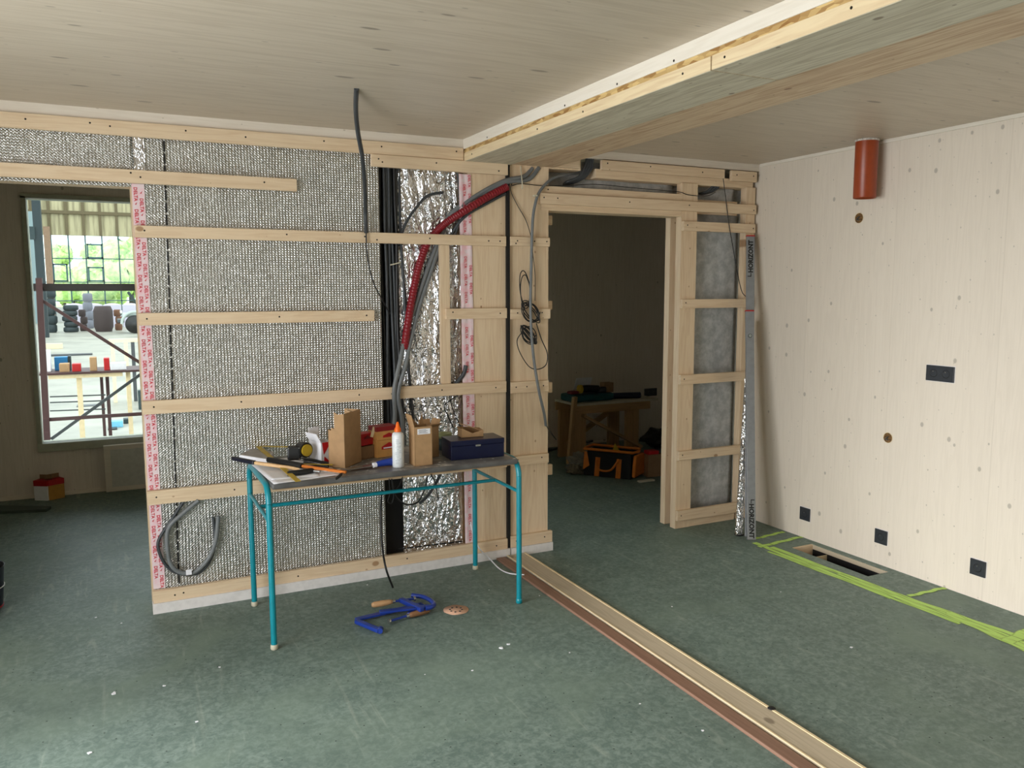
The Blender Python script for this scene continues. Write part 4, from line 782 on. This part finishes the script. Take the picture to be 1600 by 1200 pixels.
o = MB().obox((3.93, 6.45, .586), (1, .05, 0), (-.05, 1, 0), (0, 0, 1), .225, .12, .034).build('tool_case', M('dark_teal_plastic', (14, 74, 82), .45), None, .02); tag(o, 'flat dark teal tool case on the trestle bench', 'tool case')
dr = thing('cordless_drill', (3.95, 6.40, .621), 'black and yellow cordless drill lying on the teal case', 'drill')
MB().tube([(3.83, 6.40, .665), (3.90, 6.40, .665), (4.02, 6.41, .655)], .035, 14, 4).build('motor_body', m_black, dr); MB().cyl((3.81, 6.40, .665), (3.835, 6.40, .665), .040, n=24).build('yellow_chuck', m_yel, dr); MB().bar((4.0, 6.41, .645), (4.09, 6.38, .65), .05, .05).build('battery', m_black, dr, .008)
o = MB().obox((3.93, 6.53, .70), (1, 0, 0), (0, 1, .5), (0, -.5, 1), .085, .003, .06).build('paper_sheet', m_white); tag(o, 'white paper sheet propped up behind the drill', 'paper')
o = MB().obox((4.125, 6.42, .621+.045), (1, 0, 0), (0, 1, 0), (0, 0, 1), .05, .04, .045).build('small_carton', m_card2, None, .002); tag(o, 'small cardboard carton on the teal case beside the drill', 'cardboard box')
o = MB().cyl((4.17, 6.42, .58), (4.46, 6.36, .578), .028, n=20).build('dark_tube', M('dark_blue_foam', (24, 36, 60), .5)); tag(o, 'dark blue tube lying at the right end of the trestle bench', 'tube')
o = MB().obox((3.76, 6.42, .635), (1, .1, 0), (-.1, 1, 0), (0, 0, 1), .045, .04, .013).build('red_cloth', M('dark_red_cloth', (110, 26, 36), .8), None, .01); tag(o, 'dark red folded cloth at the left end of the teal case', 'cloth')
# tool bag
F0 = V((3.54, 5.86, 0)); U = V((.60, -.80, 0)); Wv = V((.80, .60, 0)); Z = V((0, 0, 1))
bg_ = thing('tool_bag', F0+U*.21+Wv*.11, 'open black tool bag with orange trim and handles on the far floor', 'bag')
def bp_(a, b, c): return F0+U*a+Wv*b+Z*c
m_bag = M('black_canvas', (22, 24, 30), .8)
def hexa(mb, b4, t4):
    mb.add(b4+t4, [(0, 3, 2, 1), (0, 1, 5, 4), (1, 2, 6, 5), (2, 3, 7, 6), (3, 0, 4, 7)])
mb = MB(); hexa(mb, [bp_(0, 0, .002), bp_(.42, 0, .002), bp_(.42, .24, .002), bp_(0, .24, .002)], [bp_(.02, .04, .215), bp_(.41, .04, .215), bp_(.41, .20, .215), bp_(.02, .20, .215)]); mb.build('bag_body', m_bag, bg_)
MB().tube([bp_(.0, .02, .225), bp_(.43, .02, .225), bp_(.45, .12, .222), bp_(.43, .22, .225), bp_(.0, .22, .225), bp_(-.02, .12, .222), bp_(.0, .02, .225)], .012, 8, 1).build('orange_rim', m_org, bg_)
B_in = MB().add([bp_(.02, .04, .20), bp_(.41, .04, .20), bp_(.41, .20, .20), bp_(.02, .20, .20)], [(0, 1, 2, 3)]).build('dark_inside', m_dark, bg_)
MB().prism([bp_(.43, -.005, .02), bp_(.44, .25, .02), bp_(.45, .25, .12), bp_(.44, .20, .2), bp_(.43, .03, .2), bp_(.44, -.008, .12)], U*.03).build('orange_end', m_org, bg_, .01)
MB().prism([bp_(-.003, -.003, .05), bp_(.055, -.003, .09), bp_(.02, .028, .20), bp_(-.003, .03, .20)], -Wv*.004).build('orange_corner', m_org, bg_)
for a in (.10, .29): MB().prism([bp_(a, -.003, .003), bp_(a+.042, -.003, .003), bp_(a+.042, .027, .16), bp_(a, .027, .16)], -Wv*.006).build('strap', m_org, bg_)
MB().tube([bp_(.12, .018, .15), bp_(.125, -.025, .10), bp_(.15, -.035, .07), bp_(.2, -.04, .062), bp_(.25, -.035, .07), bp_(.28, -.025, .10), bp_(.31, .018, .16)], .009, 8, 4).build('handle', m_org, bg_)
MB().prism([bp_(.19, .2, .2), bp_(.25, .2, .2), bp_(.21, .2, .26)], -Wv*.004).build('inner_flap', m_yel, bg_)
# carton with red content, plastic, black sack, teal broom on floor
cb = thing('cardboard_box', (4.06, 5.62, 0), 'cardboard box with red packet on top beside the tool bag', 'cardboard box')
MB().obox((4.06, 5.60, .095), (1, -.1, 0), (.1, 1, 0), (0, 0, 1), .075, .07, .095).build('box_body', m_card2, cb, .002); MB().obox((4.04, 5.58, .205), (1, -.1, 0), (.1, 1, 0), (0, 0, 1), .05, .04, .015).build('red_packet', m_red, cb, .004)
def blob(name, c, rx, ry, rz, mat, label, cat, seed, amp=.35, parent=None, n=26):
    c = V(c)
    def fn(u, v):
        a = u*2*math.pi; b = v*math.pi; d = V((math.cos(a)*math.sin(b), math.sin(a)*math.sin(b), -math.cos(b)))
        k_ = 1+amp*noise.noise(d*2.3+V((seed, 0, 0)))+amp*.5*noise.noise(d*6+V((0, seed, 0)))
        p = V((d.x*rx*k_, d.y*ry*k_, d.z*rz*k_)); p.z = max(p.z, -rz*.8); return c+p
    o = MB().grid(fn, n, n//2).build(name, mat, parent)
    if parent is None: tag(o, label, cat)
    return o
x = N('clear_plastic'); x.b.inputs['Base Color'].default_value = L((150, 150, 145)); x.b.inputs['Roughness'].default_value = .25; x.b.inputs['Alpha'].default_value = .55; m_clear = x.m
blob('plastic_wrap', (3.62, 6.02, .065), .11, .12, .075, m_clear, 'crumpled clear plastic wrapping left of the tool bag', 'plastic wrap', 3, .9)
blob('packing_scraps', (3.50, 5.93, .03), .075, .06, .036, M('grey_scrap', (120, 110, 92), .7, ns=60, var=.6), 'small heap of packing scraps in front of the plastic wrapping', 'scraps', 5, .9)
blob('black_sack', (4.95, 6.55, .09), .24, .2, .11, M('black_sack_plastic', (20, 22, 24), .4), 'slumped black sack on the far floor right of the trestle bench', 'sack', 8, .5)
bt = thing('floor_tool', (3.55, 6.75, 0), 'dark teal tool with a long pole lying against the far wall', 'tool')
blob('tool_head', (3.52, 6.70, .03), .13, .06, .035, M('teal_plastic', (12, 70, 76), .5), '', '', 2, .2, bt); MB().cyl((3.6, 6.72, .04), (4.3, 6.95, .05), .012).build('pole', m_dgrey, bt)
o = B('white_strip', (3.80, 5.40, .001), (3.95, 5.44, .014), m_cream, None, .002); tag(o, 'white flat packet on the floor right of the tool bag', 'packet')
# left back room
rbx = [((54, 782), (75, 782.5), 'red and white small carton left by the back wall baseboard', m_white), ((77, 782), (102, 777), 'red and yellow small carton right by the back wall baseboard', M('yellow_carton', (190, 140, 60), .6))]
for a, b, lbl, mt in rbx:
    p = fp(*a); q = fp(*b); u = (q-p); wv = V((-u.y, u.x, 0)).normalized()*.075
    if wv.y < 0: wv = -wv
    th = thing('small_carton', p+(u+wv)/2, lbl, 'box')
    MB().obox(p+(u+wv)/2+V((0, 0, .055)), u, wv, (0, 0, 1), u.length/2*.97, .0375, .055).build('box_body', mt, th)
    MB().obox(p+(u+wv)/2+V((0, 0, .132)), u, wv, (0, 0, 1), u.length/2, .04, .021).build('red_lid', m_red, th, .002)
    MB().obox(p+u/2+wv*.9+V((0, 0, .165)), u, (0, .2, 1), wv, u.length/2*.9, .02, .001).build('flap', m_card2, th)
pn = thing('white_board', (.15, 6.95, 0), 'white panel leaning on the wall below the window', 'panel')
pa = fp(166, 775); MB().obox((pa.x+.33, 6.955, .198), (1, 0, 0), (0, 1, .33), (0, -.33, 1), .33, .009, .205).build('panel_board', m_trimx, pn, .002)
MB().obox((pa.x+.33, 6.9445, .198), (1, 0, 0), (0, 1, .33), (0, -.33, 1), .285, .001, .165).build('inset_face', M('pale_panel', (206, 204, 196), .5), pn)
o = MB().prism([fp(-30, 793), fp(80, 795), fp(72, 800), fp(-30, 804)], (0, 0, .02)).build('flat_board', M('grey_green_board', (70, 84, 76), .6)); tag(o, 'thin grey green board lying flat on the back room floor', 'board')
bk = thing('bucket', fp(-12, 955)+V((0, .1, 0)), 'dark blue bucket with a red stripe cut by the left picture border', 'bucket')
q = fp(-14, 962)+V((-.055, .08, 0)); MB().lathe(q, [(0, 0), (.085, 0), (.10, .02), (.115, .22), (.118, .225), (.112, .222), (.095, .03), (0, .02)], 32).build('bucket_body', M('navy_plastic', (20, 28, 52), .4), bk)
MB().lathe(q, [(.1005, .018), (.1020, .018), (.1028, .028), (.1013, .028)], 32).build('red_stripe', m_red, bk); MB().lathe(q, [(.110, .12), (.1125, .12), (.1128, .125), (.1105, .125)], 32).build('pale_stripe', m_white, bk)

# ================================================================== OUTSIDE: HALL
HZ = -.40
x = N('concrete'); tc = x.n('ShaderNodeTexCoord'); n1 = x.n('ShaderNodeTexNoise', {'Vector': (tc, 3), 'Scale': .8, 'Detail': 8.0, 'Roughness': .65}); c = x.mix(x.ramp(n1, .35, .7), L((158, 155, 142)), L((128, 126, 116))); x.link(c, 'Base Color', 2); x.b.inputs['Roughness'].default_value = .45; m_conc = x.m
st(B('floor_hall', (-40, 7.25, HZ-.2), (30, 90, HZ), m_conc))
def hp_(x_, y_, Y): return at(1, Y, x_, y_)
YS = 8.2
sc_ = thing('scaffold', (-.2, YS, HZ), 'dark maroon steel scaffold frame standing just outside the window', 'scaffold')
def sbar(p, q, w_, m_=m_rust, nm='brace', dy=0):
    a = hp_(*p, YS+dy); b = hp_(*q, YS+dy); MB().bar(a, b, w_, w_).build(nm, m_, sc_)
a = hp_(57, 440, YS); b = hp_(74, 690, YS); l1_z = hp_(55, 449, YS).z
MB().bar((a.x+.02, YS, l1_z+.08), (b.x-.01, YS, HZ), .05, .05).build('post', m_rust, sc_); MB().bar((1.6, YS, 2.6), (1.6, YS, HZ), .05, .05).build('post', m_rust, sc_)
l1 = hp_(55, 449, YS); MB().bar((l1.x-.1, YS+.03, l1.z), (1.7, YS+.03, l1.z), .03, .065).build('ledger', M('black_steel', (30, 24, 26), .5), sc_)
sbar((60, 466), (224, 570), .028); d1 = hp_(80, 686, YS); d2 = hp_(222, 583, YS); MB().bar(d1, d2, .026, .026).build('brace', m_dgrey, sc_)
l2 = hp_(150, 651, YS); MB().bar((b.x, YS, l2.z), (1.6, YS, l2.z), .03, .03).build('ledger', m_rust, sc_)
# deck table with things
YD = 8.75
dz = hp_(75, 584, YD).z
dk = thing('deck_table', (.1, YD, HZ), 'improvised outdoor bench with dark top beyond the scaffold', 'table')
B('dark_top', (-.66, YD-.05, dz-.012), (1.3, YD+.45, dz+.008), m_rust, dk); B('apron', (-.58, YD-.03, dz-.05), (.05, YD-.005, dz-.013), m_edge, dk)
for (px, mt, w_) in ((124, m_edge, .045), (201, m_edge, .04), (159, m_rust, .028), (168, m_rust, .032)):
    p = hp_(px, 600, YD+(.0 if mt is m_edge else .3)); B('leg', (p.x-w_/2, p.y, HZ), (p.x+w_/2, p.y+.03, dz-.013), mt, dk)
for y_ in (620, 629, 642):
    p = hp_(78, y_, YD+.3); q = hp_(165, y_-3, YD+.3); MB().bar(p, q, .012, .012).build('rail', m_dgrey, dk)
def dbox(x0, x1, y0, mt, lbl, cat='box', dd=.12, off=.02, cap=None):
    Y = YD+off; p = hp_(x0, 582, Y); q = hp_(x1, 582, Y); h_ = hp_(x0, y0, Y).z-hp_(x0, 582, Y).z
    o = B('work_item', (p.x, Y, dz+.0085), (q.x, Y+dd, dz+.0085+h_), mt, None, .004); o.name = cat.replace(' ', '_'); ORG[o.name] = V(((p.x+q.x)/2, Y+dd/2, dz+.0085)); tag(o, lbl, cat)
    return o
dbox(93, 109, 569, m_card, 'brown carton on the outdoor bench, left of the red one', 'carton'); dbox(113, 127, 570, m_red, 'red carton on the outdoor bench right of the brown carton', 'carton')
dbox(141, 152, 561, m_card, 'tall brown carton in the middle of the outdoor bench', 'carton'); dbox(163, 172, 563, m_red, 'small red carton near the right of the outdoor bench', 'carton')
dbox(86, 107, 561, M('bright_blue', (30, 130, 190), .5), 'bright blue case behind the cartons on the outdoor bench', 'case', off=.2); dbox(68, 80, 548, m_white, 'white canister at the left end of the outdoor bench', 'canister', off=.1); dbox(107, 112, 560, m_dkp, 'dark green case end beside the bright blue case', 'case', off=.2)
dbox(67, 73, 530, m_red, 'red bottle behind the white canister on the outdoor bench', 'bottle', dd=.05, off=.25)
dbox(173, 198, 571, m_white, 'white papers at the right of the outdoor bench', 'papers')
# trestle and clutter on hall floor
tq = thing('sawhorse', fp(205, 540, HZ), 'pale sawhorse standing in the middle of the hall floor', 'sawhorse')
Yq = 16.0; p = hp_(170, 530, Yq); q = hp_(230, 528, Yq); B('top_rail', (p.x, Yq, p.z-.06), (q.x, Yq+.1, p.z), m_edge, tq)
for px in (175, 196, 207, 226): r = hp_(px, 530, Yq); B('leg', (r.x-.03, Yq, HZ), (r.x+.03, Yq+.05, p.z-.06), m_dgrey if px == 207 else m_edge, tq)
for i, (px, py, sx, sz, mt, lbl) in enumerate(((85, 545, .5, .18, m_edge, 'pale timber pack lying on the hall floor, left of the diagonal brace'), (183, 668, .16, .09, M('light_blue', (110, 180, 210), .5), 'light blue carton on the hall floor near the window'), (200, 662, .12, .07, m_dkp, 'dark green crate piece beside the light blue carton'), (176, 672, .12, .02, m_black, 'black flat tool on the hall floor near the light blue carton'), (222, 640, .10, .32, m_dkp, 'dark canister on the hall floor at the window right edge'), (110, 556, 1.2, .05, m_dgrey, 'dark metal profile lying across the hall floor'), (140, 635, .4, .012, m_dgrey, 'dark flat bar on the hall floor below the bench'))):
    p = fp(px, py, HZ); o = B('hall_item', (p.x-sx/2, p.y, HZ+.001), (p.x+sx/2, p.y+.15+sx*.2, HZ+sz), mt, None, .004); o.name = ('timber_pack', 'blue_carton', 'green_crate', 'flat_tool', 'dark_canister', 'metal_profile', 'flat_bar')[i]; tag(o, lbl, ('timber', 'carton', 'crate', 'tool', 'canister', 'profile', 'bar')[i])
# dark stacks
YT = 44.0
def stack(x0, x1, ytop, lbl, mt, cat, Y=YT, ybot=None, ns=5):
    p = hp_(x0, ytop, Y); q = hp_(x1, ytop, Y); th = thing(cat.replace(' ', '_'), ((p.x+q.x)/2, Y+.8, HZ), lbl, cat); h_ = (p.z-HZ)/ns
    for k in range(ns):
        MB().lathe(((p.x+q.x)/2+.04*math.sin(k*2), Y+.8, HZ+h_*k), [((q.x-p.x)/2*.8, .0), ((q.x-p.x)/2, h_*.2), ((q.x-p.x)/2, h_*.8), ((q.x-p.x)/2*.8, h_*.98), (0, h_*.98)], 20).build('layer', mt, th)
m_bt = M('black_teal', (28, 44, 48), .6); m_bk = M('dark_bark', (60, 48, 48), .8)
stack(64, 84, 452, 'tall dark stack at the left behind the glazing bar', m_bt, 'tyre stack'); stack(95, 120, 477, 'dark teal stack of rolls in the hall', m_bt, 'roll stack'); stack(144, 176, 478, 'wide dark brown bundle stack in the hall', m_bk, 'bundle stack', ns=1)
stack(122, 134, 484, 'small dark stack between the teal rolls and the brown bundle', m_bk, 'bundle stack', Y=45, ns=3); stack(128, 144, 458, 'grey wrapped round stack behind the brown bundle', M('grey_wrap', (110, 112, 122), .6), 'wrapped stack', Y=48, ns=4)
stack(178, 190, 484, 'brown rusty stack beside the old truck', M('rusty', (110, 72, 50), .8), 'rusty stack', Y=45, ns=3)
for i in range(5):
    p = hp_(104+i*30, 474, 50); h_ = p.z-HZ
    o = MB().grid(lambda u, v: (p.x-.1+.9*u, 50+1.2*v, HZ+h_*(.93+.07*math.sin(math.pi*u)*math.sin(math.pi*v))), 10, 8).box((p.x-.1, 50.0, HZ), (p.x+.8, 51.2, HZ+h_*.93)).build('wrapped_pallet', M('plastic_wrap_pale', (196, 190, 204), .5)); tag(o, 'pale film wrapped pallet behind the dark stacks, '+('leftmost', 'second from the left', 'middle one', 'fourth from the left', 'rightmost')[i], 'pallet', 'wrapped pallets in the hall')
# old truck
tk = thing('old_truck', hp_(205, 522, 43), 'pale old truck front with round fender and black tyre', 'truck')
Yk = 42.0; m_tk = M('truck_paint', (176, 186, 180), .45); p = hp_(190, 490, Yk); q = hp_(250, 490, Yk)
MB().box((p.x, Yk+.2, HZ+.75), (q.x, Yk+1.8, p.z)).build('bonnet', m_tk, tk, .12); B('cab', (q.x-.6, Yk+.1, HZ+.6), (q.x+1.3, Yk+1.9, p.z+.75), m_tk, tk, .1)
wc = hp_(211, 509, Yk); MB().lathe((wc.x, Yk-.02, HZ+.42), [(0, 0), (.2, 0), (.22, .03), (.36, .02), (.42, .08), (.42, .2), (.36, .26), (0, .26)], 32, (0, 1, 0)).build('wheel', m_black, tk)
MB().tube([(wc.x+.55*math.cos(a_), Yk+.1, HZ+.45+.55*math.sin(a_)) for a_ in [math.pi*k/10 for k in range(11)]], .07, 10, 2).build('fender', m_tk, tk)
MB().cyl((p.x-.06, Yk+.5, HZ+.95), (p.x+.04, Yk+.5, HZ+.95), .12, n=20).build('headlamp', m_steel, tk); B('bumper', (p.x-.2, Yk+.1, HZ+.5), (p.x+.1, Yk+1.8, HZ+.66), m_dgrey, tk, .03)
MB().bar(hp_(200, 456, Yk), hp_(213, 474, Yk), .12, .12).build('windscreen_frame', m_dkp, tk)
# glazed end wall
YG = 60.0
def gz(x_, y_): return hp_(x_, y_, YG)
zt_ = gz(120, 368).z; g0 = gz(79, 368).x; g1 = gz(106, 368).x; pw = g1-g0
gw = thing('glazed_wall', (g0, YG, HZ), 'tall steel framed glazed end wall of the hall', 'glazing')
fm = MB(); m_mul = M('steel_mullion', (52, 84, 92), .5)
for k in range(-4, 27): fm.box((g0+pw*k-.04, YG, HZ), (g0+pw*k+.04, YG+.1, zt_))
for y_ in (404, 441, 470): z_ = gz(120, y_).z; fm.box((g0-4*pw, YG, z_-.03), (g0+26*pw, YG+.08, z_+.03))
fm.build('mullions', m_mul, gw)
for (xa, xb, ya_, yb_) in ((135, 161, 381, 404), (137, 163, 417, 440), (82, 107, 412, 440)):
    a = gz(xa, ya_); b = gz(xb, yb_); vf = MB()
    vf.box((a.x, YG-.1, b.z), (a.x+.09, YG, a.z)).box((b.x-.09, YG-.1, b.z), (b.x, YG, a.z)).box((a.x, YG-.1, a.z-.09), (b.x, YG, a.z)).box((a.x, YG-.1, b.z), (b.x, YG, b.z+.09)); vf.build('vent_frame', m_mul, gw)
B('glass', (g0-4*pw, YG+.03, gz(100, 470).z), (g0+26*pw, YG+.04, zt_), m_glass, gw)
B('plinth_wall', (g0-4*pw, YG+.02, HZ), (g0+26*pw, YG+.12, gz(100, 480).z), M('pale_plinth', (190, 190, 186), .7), gw)
x = N('corrugated_cladding'); tc = x.n('ShaderNodeTexCoord'); sp = x.n('ShaderNodeSeparateXYZ', {0: (tc, 3)}); a_ = x.n('ShaderNodeMath', {0: (sp, 0), 1: 12.0}, operation='MULTIPLY'); a_ = x.n('ShaderNodeMath', {0: a_}, operation='SINE')
mp = x.n('ShaderNodeMapping', {'Vector': (tc, 3), 'Scale': (3, 1, .25)}); n1 = x.n('ShaderNodeTexNoise', {'Vector': mp, 'Scale': 2.0, 'Detail': 4.0}); c = x.mix(x.ramp(n1, .4, .7), L((178, 168, 130)), L((140, 130, 98))); x.link(c, 'Base Color', 2); bp = x.n('ShaderNodeBump', {'Height': a_, 'Strength': .6, 'Distance': .05}); x.link(bp, 'Normal'); m_cor = x.m
cl = thing('upper_cladding', (g0, YG, zt_), 'tan corrugated cladding above the hall glazing', 'cladding')
B('cladding_sheet', (g0-6*pw, YG-.1, zt_), (g0+30*pw, YG+.2, zt_+6), m_cor, cl)
m_rib = M('brown_rib', (96, 84, 56), .7); rib = MB()
for k in range(-2, 28): rib.box((g0+pw*k-.12, YG-.25, zt_), (g0+pw*k+.05, YG-.1, zt_+6))
z_ = gz(100, 332).z; rib.box((g0-5*pw, YG-.3, z_-.1), (g0+28*pw, YG-.1, z_+.1)); rib.build('ribs', m_rib, cl)
# left column and side wall of the hall
YC = 40.0
p = hp_(59, 400, YC); q = hp_(66, 400, YC); o = B('steel_column', (p.x-.1, YC, HZ), (q.x+.05, YC+.4, 10), m_bt); tag(o, 'dark blue grey steel column at the left of the hall', 'column'); col_ = o
p = hp_(70, 400, 52); q = hp_(80, 400, 52); o = B('timber_column', (p.x, 52, HZ), (q.x, 52.5, gz(100, 368).z), M('muted_brown', (140, 112, 88), .7, var=.4)); tag(o, 'brown timber column at the left end of the glazing', 'column')
p = hp_(40, 400, 58); q = hp_(76, 400, 58); o = B('side_panel', (p.x-2, 58, HZ), (q.x-.6, 58.2, 6.4), M('grey_side_panel', (128, 146, 148), .7)); tag(o, 'grey panelled wall section left of the hall glazing', 'panel')
B('switch_box', (col_.location.x-.9, 39.9, hp_(50, 374, 40).z), (col_.location.x-.1, 40.2, hp_(50, 354, 40).z), m_dkp, col_)
# trees beyond
x = N('sunlit_leaves'); tc = x.n('ShaderNodeTexCoord'); n1 = x.n('ShaderNodeTexNoise', {'Vector': (tc, 3), 'Scale': 1.6, 'Detail': 8.0, 'Roughness': .75}); c = x.mix(x.ramp(n1, .38, .64), L((160, 192, 128)), L((228, 242, 168))); x.link(c, 'Base Color', 2); x.b.inputs['Roughness'].default_value = .7; x.b.inputs['Subsurface Weight'].default_value = 0; m_leaf = x.m
st(B('ground_outside', (-60, 90, HZ-.2), (60, 160, HZ), M('meadow', (190, 210, 150), .9)))
def tree(xp, yp, Y, R_, lbl, seed):
    p = hp_(xp, yp, Y); t_ = thing('leafy_tree', (p.x, Y, HZ), lbl, 'tree'); MB().cyl((p.x, Y, HZ), (p.x, Y, max(p.z, 1.5)), .3, .18).build('trunk', m_bk, t_)
    bb = MB(); rr_ = random.Random(seed)
    for k in range(420):
        a = rr_.uniform(0, 6.283); cz = rr_.uniform(-1, 1); s_ = math.sqrt(1-cz*cz); rad = R_*(.72+.36*noise.noise(V((a*1.5, cz*2, seed))))+rr_.uniform(-.3, .2)*R_*.4
        c_ = V((p.x+rad*s_*math.cos(a), Y+rad*s_*math.sin(a), p.z+rad*cz*.9)); e_ = R_*rr_.uniform(.09, .17); q_ = [V((rr_.uniform(-1, 1), rr_.uniform(-1, 1), rr_.uniform(-1, 1)))*e_ for _ in range(3)]
        bb.add([c_+q_[0], c_+q_[1], c_+q_[2], c_-q_[0]*.7], [(0, 1, 2), (0, 2, 3), (1, 2, 3), (0, 1, 3)])
    for k in range(9):
        a = k*2.4; c_ = V((p.x+R_*.4*math.cos(a), Y+R_*.4*math.sin(a), p.z+R_*.35*math.sin(k*1.7)))
        bb.grid(lambda u, v: c_+V((math.cos(u*6.2832)*math.sin(v*3.1416), math.sin(u*6.2832)*math.sin(v*3.1416), math.cos(v*3.1416)))*R_*.5*(1+.3*noise.noise(V((u*6, v*6, k)))), 12, 8)
    bb.build('foliage', m_leaf, t_)
tree(203, 420, 104, 3.9, 'bright green tree on the right beyond the hall glazing', 1); tree(160, 446, 92, 3.0, 'bright green tree in the middle beyond the hall glazing', 2); tree(150, 402, 128, 2.2, 'pale green tree top above the middle tree', 6)
tree(95, 398, 130, 1.7, 'small hazy green tree high on the left beyond the glazing', 3); tree(112, 446, 116, 2.9, 'low green tree on the left beyond the glazing', 4); tree(245, 405, 118, 4.6, 'broad green tree farthest right beyond the glazing', 5)
tree(330, 430, 122, 4.2, 'bright green tree hidden right of the foil wall edge, beyond the glazing', 7); tree(380, 425, 112, 5.0, 'tall green tree far to the right beyond the hall glazing', 9)
